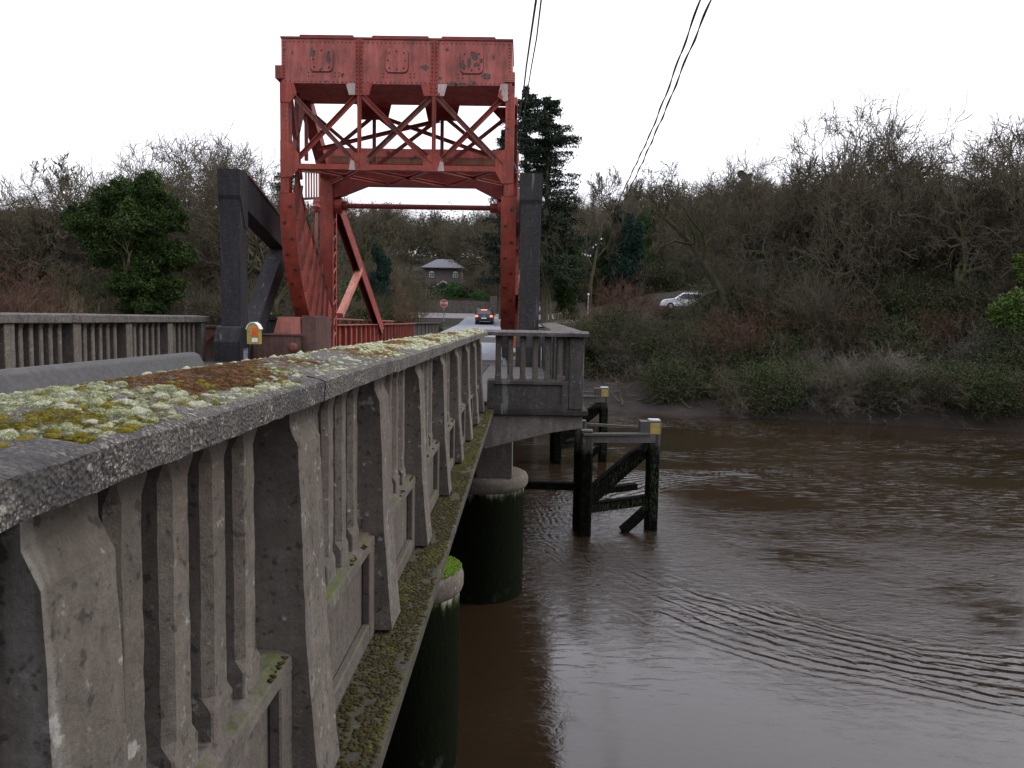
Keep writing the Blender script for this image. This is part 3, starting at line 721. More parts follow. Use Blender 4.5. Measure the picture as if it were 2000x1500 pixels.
for k, x in enumerate((-4.53, -2.50)):
    m = MB(); m.box(x-.1, x+.1, YA-.02, YA+.001, zB-.3, zT); m.box(x-.012, x+.012, YA-.055, YA-.02, zB-.3, zT); s = m.build('splice_strip', M['red'], cw)
    m = MB(); rivs(m, (x-.06,YA-.02,zB-.2), (x-.06,YA-.02,zT-.1), .1, (0,-1,0), .022); rivs(m, (x+.06,YA-.02,zB-.2), (x+.06,YA-.02,zT-.1), .1, (0,-1,0), .022); attach(m, s, M['rivet'])
for x, s in ((XL0+.09, 1), (XR1-.19, -1)):
    m = MB(); rivs(m, (x+s*.06,YA-.002,zB+.2), (x+s*.06,YA-.002,zT-.1), .085, (0,-1,0), .02); attach(m, cw, M['rivet'])
m = MB(); m.box(XL0-.08, XL0+.15, YA-.045, YA+.5, 11.64, 11.98); s = m.build('bracket', M['red'], cw)
m = MB()
for i in range(3):
    for j in range(6): m.dome((XL0-.02+i*.06, YA-.045, 11.69+j*.05), .016, (0,-1,0))
attach(m, s, M['flake'])
m = MB(); m.box(XR1-.38, XR1-.10, YA-.045, YA+.5, 11.62, 11.88); s = m.build('bracket', M['pink'], cw)
m = MB()
for i in range(4):
    for j in range(3): m.dome((XR1-.35+i*.065, YA-.045, 11.67+j*.07), .018, (0,-1,0))
attach(m, s, M['salmon'])
# flaked paint: real flush chips standing 1 mm proud
def flake(cx, cz, w_, h_, y, parent, seed):
    random.seed(seed); pts = []
    for i in range(14):
        a = 2*math.pi*i/14; rr_ = random.uniform(.6, 1.15); pts.append((cx+math.cos(a)*w_*rr_, cz+math.sin(a)*h_*rr_))
    m = MB(); m.prism(pts, y-.0025, y); m.build('bare_patch', M['flake'], parent)
for i, (px, py, w_, h_, dep) in enumerate(((611,104,.055,.12,.029),(642,113,.045,.13,.029),(905,130,.07,.09,.029),(927,110,.09,.10,.029),(916,122,.05,.12,.029),(931,127,.08,.07,.029),(829,132,.085,.07,0),
        (948,149,.12,.08,0),(884,164,.10,.055,0),(901,165,.15,.04,0),(926,163,.05,.06,0),(637,159,.045,.03,0),(860,153,.05,.035,0),(964,112,.03,.06,0),(571,103,.02,.05,0))):
    p = P(px, py, YA); flake(p.x, p.z, w_*1.45, h_*1.25, YA-dep, cw, 40+i)
random.seed(11)
# posts and bracing of the near frame
def post(x0, x1, y0, y1, z0, z1, mat='red', name='post', ch=True):
    m = MB()
    if ch:
        t = .03; m.box(x0, x1, y0, y0+t, z0, z1); m.box(x0, x0+t, y0+t, y1-t, z0, z1); m.box(x1-t, x1, y0+t, y1-t, z0, z1); m.box(x0, x1, y1-t, y1, z0, z1)
    else: m.box(x0, x1, y0, y1, z0, z1)
    return m.build(name, M[mat], span)
lpst = post(XL0+.04, XL0+.26, YA-.012, YA+.35, ZC, zB, name='front_post'); rpst = post(XR1-.34, XR1-.10, YA-.012, YA+.35, ZC, zB, name='front_post')
m = MB(); rivs(m, (XL0+.2,YA-.012,8.8), (XL0+.2,YA-.012,11.4), .12, (0,-1,0), .018); attach(m, lpst, M['rivet'])
m = MB(); rivs(m, (XR1-.26,YA-.012,8.8), (XR1-.26,YA-.012,11.4), .12, (0,-1,0), .018); attach(m, rpst, M['rivet'])
for x in (-4.53, -2.50):
    m = MB(); m.box(x-.055, x+.055, YA, YA+.05, 9.3, zB-.3); m.box(x-.015, x+.015, YA-.05, YA, 9.3, zB-.3); m.build('mid_post', M['red'], span)
zN, zP = 11.22, 9.42
nodes = [XL0+.3, -4.53, -2.50, XR1-.34]
for i in range(3):
    a, b = nodes[i]+.08, nodes[i+1]-.08
    for q, (p0, p1) in enumerate((((a,zN),(b,zP)), ((a,zP),(b,zN)))):
        m = MB(); y = YA+.02+.09*q
        A = Vector((p0[0], y, p0[1])); B = Vector((p1[0], y, p1[1])); m.beam(A, B, .02, .13, (0,0,1)); d = (B-A).normalized(); nrm = Vector((-d.z,0,d.x))
        m.beam(A+nrm*.055+Vector((0,-.05,0)), B+nrm*.055+Vector((0,-.05,0)), .08, .018, (0,0,1)); m.build('brace', M['red' if (i+q) % 2 else 'rusty'], span)
m = MB(); m.box(XL0+.3, XR1-.3, YA-.03, YA+.02, 9.25, 9.39); m.box(XL0+.3, XR1-.3, YA+.02, YA+.2, 9.25, 9.275); m.build('bottom_chord', M['red'], span)
def gusset(poly, mat='red', y=None, parent=None, th=.022):
    y = YA-.034 if y is None else y
    m = MB(); m.prism(poly, y, y+th); return m.build('gusset', M[mat], parent or span)
for i, x in enumerate((-4.53, -2.50)):
    gusset([(x-.36,zB+.01),(x-.27,zB-.30),(x-.105,zB-.30),(x-.105,zB+.01)], 'whitewash' if i == 0 else 'red'); gusset([(x+.105,zB+.01),(x+.105,zB-.30),(x+.27,zB-.30),(x+.36,zB+.01)], 'red' if i == 0 else 'whitewash')
    gusset([(x-.30,9.23),(x+.30,9.23),(x+.26,9.56),(x+.1,9.70),(x-.1,9.70),(x-.26,9.56)], 'red')
    gusset([(x-.28+.4*i,9.24),(x-.10+.4*i,9.24),(x-.13+.4*i,9.47),(x-.22+.4*i,9.52)], 'whitewash', YA-.04, th=.005)
gusset([(XL0+.04,zB+.0),(XL0+.42,zB+.0),(XL0+.50,zB-.28),(XL0+.32,zB-.52),(XL0+.04,zB-.5)]); gusset([(XR1-.48,zB+.04),(XR1-.28,zB+.04),(XR1-.28,zB-.40),(XR1-.38,zB-.42),(XR1-.56,zB-.30)], 'whitewash')
gusset([(XL0+.04,10.0),(XL0+.38,9.9),(XL0+.56,9.62),(XL0+.54,9.24),(XL0+.36,9.04),(XL0+.04,9.0)]); gusset([(XR1-.10,10.0),(XR1-.42,9.8),(XR1-.60,9.58),(XR1-.58,9.22),(XR1-.40,8.93),(XR1-.10,8.95)])
# second frame, behind
y2 = YA+2.1
for x in (XL0+.15, -4.53, -2.50, XR1-.25):
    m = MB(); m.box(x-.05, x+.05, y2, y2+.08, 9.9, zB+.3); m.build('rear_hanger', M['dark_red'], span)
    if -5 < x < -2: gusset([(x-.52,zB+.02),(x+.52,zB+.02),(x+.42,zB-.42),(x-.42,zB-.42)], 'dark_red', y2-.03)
gusset([(XR1-.9,zB),(XR1-.05,zB),(XR1-.05,zB-.5),(XR1-.4,zB-.5)], 'dark_red', y2-.03)
for i in range(3):
    a, b = nodes[i]+.1, nodes[i+1]-.1
    for p0, p1, y in (((a,zB-.3),(b,9.85),y2+.1), ((a,9.85),(b,zB-.3),y2+.19)):
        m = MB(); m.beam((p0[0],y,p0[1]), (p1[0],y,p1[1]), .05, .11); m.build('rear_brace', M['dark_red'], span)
for a, b in (((-6.3,y2+.3,10.3),(-2.6,y2+.3,11.2)), ((-4.4,y2+.35,11.3),(-.8,y2+.4,10.1)), ((-6.4,YA+.3,9.38),(-4.6,YB-.3,9.62)), ((-4.5,YA+.3,9.34),(-6.3,YB-.3,9.62)),
             ((-.6,YA+.3,9.38),(-2.4,YB-.3,9.62)), ((-2.5,YA+.3,9.34),(-.6,YB-.3,9.62)), ((-4.4,YA+.25,9.30),(-2.6,YB-.3,9.58)), ((-2.6,YA+.25,9.31),(-4.4,YB-.3,9.6))):
    m = MB(); m.ibeam(a, b, .13, .10, .02); m.build('lateral_brace', M['red'], span)
# side trusses between near frame and rear posts, with hub
for s, (X0, X1) in enumerate(((XL0, XL1), (XR0, XR1))):
    xc = (X0+X1)/2
    m = MB(); m.beam((xc, 23.1, zB+.1), (xc, 25.5, 9.9), .34, .36); m.build('raker', M['dark_red'], span)
    for p0, p1 in (((YA+.3,11.4),(22.6,9.2)), ((YA+.3,9.4),(23.0,11.5)), ((22.3,zB),(22.3,9.0))):
        m = MB(); m.beam((xc, p0[0], p0[1]), (xc, p1[0], p1[1]), .12, .12); m.build('side_brace', M['dark_red'], span)
    # segmental girder: rim, two webs, stiffeners
    arc = [R(180 + 90*t/30) for t in range(31)]
    seg = MB(); n = len(arc)
    rimV = []
    for a in arc:
        for (x, r) in ((X0, RR), (X1, RR), (X1, RR-.05), (X0, RR-.05)): rimV.append((x, YB + r*math.cos(a), ZC + r*math.sin(a)))
    rimF = [(k*4+i, k*4+(i+1)%4, (k+1)*4+(i+1)%4, (k+1)*4+i) for k in range(n-1) for i in range(4)] + [(0,1,2,3), tuple((n-1)*4+i for i in range(4))]
    seg.add(rimV, rimF); rim = seg.build('segment', M['red'], span)
    rim['label'] = 'curved red rolling segment with ribbed web'
    inner = [(21.62,9.3),(21.9,8.85),(22.47,8.2),(23.05,7.7),(23.48,7.35),(23.86,7.0),(24.2,6.65),(24.6,6.3),(25.4,5.7),(26.0,5.15)]
    outer = [(YB + (RR-.05)*math.cos(a), ZC + (RR-.05)*math.sin(a)) for a in arc]
    def inn(t):
        k = t*(len(inner)-1); i = min(int(k), len(inner)-2); f = k-i; return (inner[i][0]*(1-f)+inner[i+1][0]*f, inner[i][1]*(1-f)+inner[i+1][1]*f)
    for x in (X0+.03, X1-.05):
        m = MB(); vs = []
        for k in range(n):
            o_, i_ = outer[k], inn(k/(n-1)); vs += [(x,o_[0],o_[1]),(x,i_[0],i_[1]),(x+.02,o_[0],o_[1]),(x+.02,i_[0],i_[1])]
        fs = []
        for k in range(n-1):
            b = k*4; fs += [(b,b+1,b+5,b+4),(b+2,b+6,b+7,b+3),(b+1,b+3,b+7,b+5)]
        m.add(vs, fs); web = m.build('web', M['red'], rim)
    m = MB(); rv = MB()
    for k in range(1, 10):
        t = k/10; a = R(180+90*t); o_ = (YB+(RR-.06)*math.cos(a), ZC+(RR-.06)*math.sin(a)); i_ = inn(min(1, t*1.0))
        m.beam((X1+.03, o_[0], o_[1]), (X1+.03, i_[0], i_[1]), .12, .018, (0,1,0)) if False else None
        d = Vector((0, i_[0]-o_[0], i_[1]-o_[1])).normalized(); nn = Vector((0, -d.z, d.y))
        A = Vector((X1+.04, o_[0], o_[1])); B = Vector((X1+.04, i_[0], i_[1]))
        sm = MB(); sm.beam(A, B, .018, .08, Vector((1,0,0))); sm.build('stiffener', M['rusty'], rim)
        for s2 in (-1, 1):
            rivs(rv, A+nn*.07*s2-Vector((.068,0,0)), B+nn*.07*s2-Vector((.068,0,0)), .10, (1,0,0), .013)
    attach(rv, rim, M['rivet'])
    # edge angle of the inner curve and tread pockets
    m = MB(); m.tube([(X1-.02, *inn(k/20)) for k in range(21)], .035, 6); m.build('edge_angle', M['dark_red'], rim)
    m = MB()
    for k, t in enumerate(np.arange(.05, .98, .062)):
        a = R(180+90*t); x = X0 + (.12 if k % 2 else .29); ctr = Vector((x, YB+(RR+.006)*math.cos(a), ZC+(RR+.006)*math.sin(a))); tg = Vector((0, -math.sin(a), math.cos(a)))
        m.beam(ctr-tg*.035, ctr+tg*.035, .09, .02, Vector((0, math.cos(a), math.sin(a))))
    attach(m, rim, M['rivet'])
    # rear post with lattice
    y0, y1 = 25.55, 26.1
    m = MB(); m.box(X0, X1-.08, y0, y0+.03, 4.3, 10.74); m.box(X0, X1-.08, y1-.03, y1, 4.3, 10.74); m.box(X0, X0+.03, y0+.03, y1-.03, 4.3, 10.74)
    m.box(X1-.08, X1, y0, y0+.1, 4.3, 10.74); m.box(X1-.08, X1, y1-.1, y1, 4.3, 10.74); m.build('rear_post', M['red'], span)
    m = MB(); z = 4.5; q = 0
    while z < 8.3:
        a = (X1-.01, y0+.06, z); b = (X1-.01, y1-.06, z+.27); 
        if q % 2: a, b = (X1-.01, y1-.06, z), (X1-.01, y0+.06, z+.27)
        m.beam(a, b, .015, .045, (1,0,0)); z += .27; q += 1
    m.build('lattice', M['salmon'], span)
    # hub, hip leg, strut
    m = MB(); m.tube([(X0-.25, YB, 8.93), (X1+.25, YB, 8.93)], .26, 16); m.build('hub', M['red'], span)
    leg0, leg1 = Vector((xc+.15, 26.1, 9.1)), Vector((xc+.1, 34.6, 4.7))
    m = MB(); m.beam(leg0+Vector((-.13,0,0)), leg1+Vector((-.13,0,0)), .025, .5); m.beam(leg0+Vector((.13,0,0)), leg1+Vector((.13,0,0)), .025, .5)
    dn = (leg1-leg0).normalized(); upn = Vector((0,-dn.z,dn.y)); m.beam(leg0+upn*.26, leg1+upn*.26, .30, .02); l = m.build('hip_leg', M['dark_red'], span)
    m = MB(); rivs(m, leg0+Vector((.143,0,0))+upn*.1, leg1+Vector((.143,0,0))+upn*.1, .42, (1,0,0), .035); attach(m, l, M['salmon'])
    m = MB(); m.beam(leg0.lerp(leg1,.45)+Vector((.05,0,0)), (xc+.1, 27.0, 5.3), .22, .2); m.build('strut', M['salmon'], span)
# portal girder and tie
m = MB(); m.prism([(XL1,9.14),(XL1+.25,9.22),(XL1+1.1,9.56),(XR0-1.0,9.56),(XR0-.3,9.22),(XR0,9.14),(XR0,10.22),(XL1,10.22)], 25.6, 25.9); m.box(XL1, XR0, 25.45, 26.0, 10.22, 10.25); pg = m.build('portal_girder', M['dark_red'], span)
m = MB(); m.box(XL1, XR0, 25.5, 25.53, 10.25, 10.47); m.build('lower_plate', M['ochre'], pg)
m = MB(); m.box(XL1, XR0, 25.49, 25.54, 10.47, 10.74); m.build('upper_plate', M['pink'], pg)
m = MB(); rivs(m, (XL1+.1,25.5,10.42), (XR0-.1,25.5,10.42), .1, (0,-1,0), .018); attach(m, pg, M['rivet'])
m = MB(); m.tube([(XL1+.2, YB, 8.93), (XR0-.3, YB, 8.93)], .085, 14); m.tube([(XL1+.2,YB,8.93),(XL1+.42,YB,8.93)], .16, 14); m.tube([(XR0-.5,YB,8.93),(XR0-.2,YB,8.93)], .16, 14); m.build('tie_bar', M['dark_red'], span)
# ratchet ladder piece and screw rod beside the hub
for s, x in ((1, XL0+.2), (-1, XR1+.12)):
    for dz in (0, .8):
        m = MB(); m.beam((x, 22.1, 8.55+dz), (x, 25.0, 9.05+dz), .10, .07); m.build('side_rail', M['ochre'], span)
    m = MB()
    for k in range(6): m = MB(); m.beam((x, 23.2+.3*k, 8.75+.05*k), (x, 23.2+.3*k, 9.6+.05*k), .03, .09); m.build('rung', M['salmon'], span)
    pass
    m = MB(); m.tube([(x+.05, 24.2, 8.6), (x+.05, 23.9, 5.6)], .045, 8); m.tube([(x+.05,24.22,8.75),(x+.05,24.19,8.62),(x+.05,24.18,8.5)], [.05,.16,.07], 12); m.build('screw_rod', M['pink'], span)
# span girders and deck
for X0, X1 in ((XL0+.1, XL1), (XR0, XR1-.1)):
    xc = (X0+X1)/2
    m = MB(); m.box(xc-.01, xc+.01, 26.0, 45.5, 3.6, 4.95); m.box(X0, X1, 26.0, 45.5, 4.95, 4.98); m.box(X0, X1, 26.0, 45.5, 3.57, 3.6); g = m.build('plate_girder', M['red'], span)
    for y in np.arange(26.5, 45.4, .9):
        m = MB(); m.box(xc+.01, X1-.02, y, y+.02, 3.6, 4.95); m.build('stiffener', M['rusty'], g)
    m = MB(); m.tube([(xc-.25, 26.4, 5.18), (xc-.25, 40, 5.1)], .035, 6)
    for y in np.arange(26.6, 40, 1.6): m.box(xc-.28, xc-.22, y, y+.05, 4.98, 5.15)
    m.build('top_rail', M['rusty'], g)
m = MB(); m.box(XL1, XR0, 25.0, 45.5, 3.75, 3.93); m.build('span_deck', M['asphalt'], span)
m = MB(); m.box(XR1-.1, 1.0, 26, 45.5, 3.8, 3.9); m.build('footway', M['path'], span)

# fixed black frames and track girders
def track_frame(x, label, mat):
    t = thing('rolling_track_support', label, 'bridge frame', (x, 20.2, 4), 'black frames beside the rolling segments')
    m = MB(); w = .26
    m.prism([(x-w, 3.9),(x+w,3.9),(x+w,8.3),(x-w,8.3)], 19.8, 20.3); bevel(m.build('column', mat, t), .02)
    m = MB(); m.prism([(19.75,8.93),(19.75,8.28),(20.06,7.62),(20.1,7.5),(20.3,7.5),(20.3,8.93)], x-w-.03, x+w+.03, 'x'); m.build('column_head', mat, t)
    m = MB(); m.prism([(20.3,8.93),(20.9,8.9),(26.5,7.3),(26.5,6.6),(20.3,8.05)], x-w+.04, x+w-.04, 'x'); m.build('inclined_girder', mat, t)
    m = MB(); m.beam((x, 20.5, 8.93), (x, 26.5, 7.35), .5, .06); m.build('girder_flange', M['brown_plate'], t)
    m = MB(); m.beam((x, 20.5, 4.0), (x, 23.9, 7.3), .46, .5); m.build('raking_strut', mat, t)
    m = MB(); m.prism([(19.45,3.9),(19.45,4.55),(19.62,4.92),(19.8,4.95),(19.8,3.9)], x-w-.06, x+w+.06, 'x'); m.build('foot', mat, t)
    return t
track_frame(-7.52, 'black concrete frame left of the red span', M['black_paint'])
track_frame(.16, 'dark grey column frame standing inside the balcony bay', M['grey_column'])
fb = thing('track_girder', 'low rusty brown plate girder with pink bearing box beside the black frame', 'girder', (-7.0, 21, 4))
m = MB(); m.box(-7.25,-5.95,20.6,20.64,3.9,4.72); m.box(-7.3,-5.9,20.55,20.7,4.72,4.76); m.build('end_plate', M['brown_plate'], fb)
m = MB(); m.prism([(-6.75,4.76),(-6.0,4.76),(-6.02,5.22),(-6.62,5.22)], 20.8, 22.4); m.build('bearing_box', M['salmon'], fb)
m = MB(); m.prism([(-6.02,3.95),(-5.55,3.95),(-5.6,5.24),(-5.95,5.26)], 20.75, 22.4); m.build('side_plate', M['brown_plate'], fb)
m = MB(); m.lathe((0,0), [(.13,0),(.13,.05),(.07,.08)], 14); m.xf(lambda v: Vector((-6.15+v.x, 20.6-v.z, 4.4+v.y))); m.build('bolt_boss', M['rusty'], fb)
m = MB(); m.box(-9.2,-7.9,20.4,20.5,3.9,4.9); m.box(-9.2,-7.9,20.35,20.55,4.9,4.96); m.build('rusty_panel', M['brown_plate'], fb)
m = MB(); m.beam((-8.9,20.33,4.15), (-8.0,20.33,4.88), .05, .05); m.build('brace_bar', M['red'], fb)
m = MB(); m.box(-9.3,-5.9,23.5,23.6,4.6,5.12); m.box(-9.3,-5.9,23.4,23.7,5.12,5.18); m.build('back_girder', M['black_paint'], fb)
m = MB(); m.box(-9.3,-5.5,20.6,27,3.4,3.9); m.box(-5.5,1.0,20.6,25.0,3.5,3.93); tag(m.build('bridge_slab', M['dark_concrete']), 'dark concrete base slab under the red span and its track', 'bridge base')

# life ring boxes
def lifebox(x, y, z, label):
    t = thing('lifebuoy_box', label, 'lifebuoy box', (x, y, z), 'yellow lifebuoy boxes on the bridge')
    pr = [(-.15,0),(.15,0),(.15,.36),(.10,.47),(.04,.53),(-.04,.53),(-.10,.47),(-.15,.36)]
    m = MB(); n = len(pr); m.prism([(x+a, z+b) for a, b in pr], y+.0, y+.22); m.build('housing', M['yellow'], t)
    m = MB(); pts = [(x+a*1.08, y-.01, z+b+.012) for a, b in [(-.16,.36),(-.11,.47),(-.04,.53),(.04,.53),(.11,.47),(.16,.36)]]
    for a, b in zip(pts[:-1], pts[1:]): m.beam(Vector(a)+Vector((0,.12,0)), Vector(b)+Vector((0,.12,0)), .25, .02)
    m.build('roof', M['white'], t)
    m = MB(); m.box(x-.02, x+.12, y-.012, y, z+.20, z+.42); m.build('opening', M['orange'], t)
    m = MB(); m.box(x-.02, x+.12, y-.012, y, z+.05, z+.15); m.build('notice', M['white'], t)
    m = MB(); m.box(x-.33, x-.16, y+.1, y+.16, z-.1, z+.42); m.build('back_board', M['black_paint'], t)
    m = MB(); m.box(x-.30, x-.22, y+.16, y+.24, 3.95, z+.3); m.build('post', M['galv'], t)
p = P(494, 672, 19.3); lifebox(p.x, 19.3, p.z, 'yellow lifebuoy box with white roof by the black frame')
lifebox(-.2, 20.2, 4.35, 'yellow lifebuoy box seen between the bay balusters')

# far abutment parapets and guard wall
for xx, lab in ((-6.9, 'concrete balustrade beyond the lift span on the carriageway far side'), (.55, 'concrete balustrade beyond the lift span on the river bay side')):
    t = thing('parapet', lab, 'balustrade', (xx, 52, 4))
    zf = lambda y: 4.0 + .4*ss(46, 64, y)
    m = MB(); m.box(xx-.14, xx+.14, 46, 63, 3.8, 4.25); m.box(xx-.2, xx+.2, 46, 63, 4.93, 5.03); m.build('coping', M['dark_concrete'], t)
    m = MB()
    for y in np.arange(46.2, 63, 2.0): m.box(xx-.13, xx+.13, y, y+.22, 4.25, 4.93)
    m.build('pilaster', M['concrete'], t)
    m = MB()
    for y in np.arange(46.2, 62.8, .4): m.box(xx-.05, xx+.05, y+.3, y+.4, 4.25, 4.93)
    o = m.build('balusters', M['concrete'], t); o['kind'] = 'stuff' if False else 'thing'; del o['kind']
m = MB(); m.box(-7.2, .8, 45.5, 60, 1.0, 3.95); tag(m.build('abutment', M['dark_concrete']), 'dark concrete abutment where the bridge meets the far bank', 'abutment')

# ------------------------------------------------------------------ timber fenders in the river
def fender():
    t = thing('timber_fender', 'nearer black timber fender frame with yellow marked pile cap', 'fender', (2.4, 18.9, 0), 'timber fender frames in the river')
    W = M['wet_timber']
    def pile(x, y, s, zt, cap, yellow):
        m = MB(); m.prism([(x-s,y-s*.7),(x-s*.7,y-s),(x+s*.7,y-s),(x+s,y-s*.7),(x+s,y+s*.7),(x+s*.7,y+s),(x-s*.7,y+s),(x-s,y+s*.7)], -2, zt, 'z'); p_ = m.build('pile', W, t)
        m = MB(); m.box(x-s*.95, x+s*.95, y-s*.95, y+s*.95, zt, zt+.06); bevel(m.build('cap', M[cap], p_), .02)
        if yellow:
            m = MB(); m.box(x-s*.75, x+s*.78, y-s-.02, y-s, zt-.30, zt-.02); m.box(x+s, x+s+.015, y-s*.6, y+s*.6, zt-.3, zt-.02); m.build('yellow_band', M['yellow'], p_)
    pile(3.35, 19.2, .155, 2.76, 'galv', True); pile(1.62, 18.55, .15, 2.55, 'wood', False); pile(1.50, 19.05, .14, 2.72, 'wood', False);
    for a, b, w_, h_ in (((1.5,18.42,2.42),(3.35,19.02,2.36),.09,.22), ((1.3,19.3,2.66),(3.2,19.75,2.52),.10,.06), ((1.5,18.38,2.52),(3.2,18.98,2.47),.16,.05)):
        m = MB(); m.beam(a, b, w_, h_); m.build('rail', M['wood'], t)
    m = MB(); m.box(2.98, 3.22, 18.95, 19.3, 2.45, 2.78); m.build('block', M['wood'], t)
    for a, b, w_, h_ in (((1.6,18.8,.9),(3.3,19.2,2.3),.2,.2), ((1.55,18.6,.72),(3.25,19.4,2.05),.22,.26), ((1.55,18.7,.62),(3.35,19.2,.78),.2,.24), ((3.35,19.2,.62),(2.6,18.9,.02),.18,.2),
                         ((-.1,18.9,1.15),(1.4,18.8,1.15),.2,.18), ((1.45,19.1,.9),(3.05,19.9,.95),.18,.16)):
        m = MB(); m.beam(a, b, w_, h_); m.build('brace', W, t)
    # hanging weed
    V = []; F = []
    for (a, b, drop) in (((1.6,18.55,.62),(3.2,19.05,.74),.16), ((1.7,18.72,.95),(3.1,19.2,2.05),.22), ((1.55,18.62,.70),(3.0,19.3,1.85),.35), ((3.35,19.03,2.0),(3.35,19.03,.3),.12)):
        for _ in range(420):
            q = Vector(a).lerp(Vector(b), random.random()) + Vector((random.uniform(-.08,.08), random.uniform(-.12,.05), random.uniform(-.12,.12)))
            L = drop*random.random()**1.5; w_ = random.uniform(.004,.014); k = len(V)
            V += [tuple(q), tuple(q+Vector((w_,0,0))), tuple(q+Vector((w_+random.uniform(-.03,.03), random.uniform(-.02,.02), -L)))]; F.append((k,k+1,k+2))
    o = mesh_obj('weed', V, F, M['weed'], t); o['kind'] = 'stuff'
    return t
f1 = fender(); f2 = copy_tree(f1); f2.location = (2.4-.24, 28.4, 0); f2['label'] = 'farther timber fender frame with yellow marked pile near the mud bank'

# ------------------------------------------------------------------ trees
def grow(seed, L=6., r=.3, levels=5, dirn=(0,0,1), curl=.25, up=.04, kids=(3,4), ratio=.68, spread=.8, seg=6, start=.35, rr=.62, base=(0,0,0), rmin=.006, taper=.45, maxn=26000):
    """random branching skeleton; returns arrays a, b, ra, rb, level"""
    rd = random.Random(seed); out = []
    stack = [(Vector(base), Vector(dirn).normalized(), L, r, 0)]
    while stack and len(out) < maxn:
        p, d, l, rad, lv = stack.pop(0)
        n = max(2, seg - lv//2); q = p.copy(); rcur = rad; nodes_ = []
        for i in range(n):
            d = (d + Vector((rd.gauss(0,1), rd.gauss(0,1), rd.gauss(0,1)))*curl*(.6 if lv == 0 else 1) + Vector((0,0,up*(1 if lv else 2)))).normalized()
            e = q + d*l/n; r2 = rad*(1-(1-taper)*(i+1)/n); out.append((q.x,q.y,q.z,e.x,e.y,e.z,max(rcur,rmin),max(r2,rmin),lv)); q = e; rcur = r2
            if (i+1)/n >= (start if lv == 0 else .25): nodes_.append((q.copy(), d.copy(), r2))
        if lv < levels:
            k = rd.randint(*kids) + (1 if lv in (0,1) else 0)
            for j in range(k):
                nd = nodes_[-1] if j == 0 else rd.choice(nodes_)
                ax = Vector((rd.gauss(0,1), rd.gauss(0,1), rd.gauss(0,.7))).normalized()
                side = nd[1].cross(ax).normalized(); ang = spread*rd.uniform(.5,1.25)*(.55 if j == 0 else 1)
                nd2 = (nd[1]*math.cos(ang) + side*math.sin(ang)).normalized()
                stack.append((nd[0], nd2, l*ratio*rd.uniform(.75,1.2), nd[2]*(rr+.2 if j == 0 else rr), lv+1))
    return np.array(out)
def tubes(S, n=4):
    a, b = S[:,0:3], S[:,3:6]; ra, rb = S[:,6], S[:,7]; d = b-a; L = np.linalg.norm(d,axis=1)[:,None]+1e-9; d = d/L
    ref = np.where(np.abs(d[:,2:3]) > .9, np.array([[1.,0,0]]), np.array([[0,0,1.]])); u = np.cross(d, ref); u /= np.linalg.norm(u,axis=1)[:,None]; w = np.cross(d,u)
    an = np.arange(n)*2*math.pi/n; ring = u[:,None,:]*np.cos(an)[None,:,None] + w[:,None,:]*np.sin(an)[None,:,None]
    V = np.concatenate([a[:,None,:]+ring*ra[:,None,None], (b+d*np.minimum(ra[:,None]*.3,.02))[:,None,:]+ring*rb[:,None,None]],1).reshape(-1,3)
    i = np.arange(n); j = (i+1) % n; f = np.stack([i,j,n+j,n+i],1); F = (f[None]+(np.arange(len(S))*2*n)[:,None,None]).reshape(-1,4)
    return V, F
def leaf_quads(C, size, flat=.0, aspect=.6):
    n = len(C); d = rng.standard_normal((n,3)); d /= np.linalg.norm(d,axis=1)[:,None]; e = rng.standard_normal((n,3)); e[:,2] *= (1-flat); e = np.cross(d,e); e /= np.linalg.norm(e,axis=1)[:,None]
    s = size*rng.uniform(.6,1.4,(n,1)); V = np.stack([C-d*s, C+e*s*aspect, C+d*s, C-e*s*aspect],1).reshape(-1,3)
    return V, np.arange(n*4).reshape(-1,4)
proto = {}
def tree_proto(key, name, S, thick=2, mt='bark', mc='twig', leaves=None, leafmat=None):
    """an unlinked prototype: (height, list of (part name, mesh))"""
    parts = []
    A = S[S[:,8] <= thick]; B = S[S[:,8] > thick]
    V, F = tubes(A, 6); parts.append(('trunk', V, [F], M[mt]))
    if len(B):
        V, F = tubes(B, 3); parts.append(('crown', V, [F], M[mc]))
    if leaves is not None:
        V, F = leaves; parts.append(('foliage', V, [F], M[leafmat]))
    H = max(p[1][:,2].max() for p in parts); ms = []
    for pn, V, F, mat in parts:
        V = V/H
        o = mesh_obj(pn, V, F, mat); me = o.data; bpy.data.objects.remove(o); ms.append((pn, me))
    proto[key] = (name, ms)
def put(key, x, y, z, h, rot=0, wide=1.0, label='', group=None, cat='tree', tilt=(0,0), name=None):
    nm, ms = proto[key]; t = thing(name or nm, label, cat, (x, y, z-.15), group); t.rotation_euler = (tilt[0], tilt[1], rot); t.scale = (h*wide, h*wide, h)
    for pn, me in ms:
        o = bpy.data.objects.new(pn, me); col.objects.link(o); o.parent = t
    return t
def put_px(key, px, ytop, Y, wide=1.0, **k):
    g = P(px, 620, Y); z = ground_z(g.x, Y); top = P(px, ytop, Y).z; return put(key, g.x, Y, z, max(1.0, top-z), wide=wide, **k)

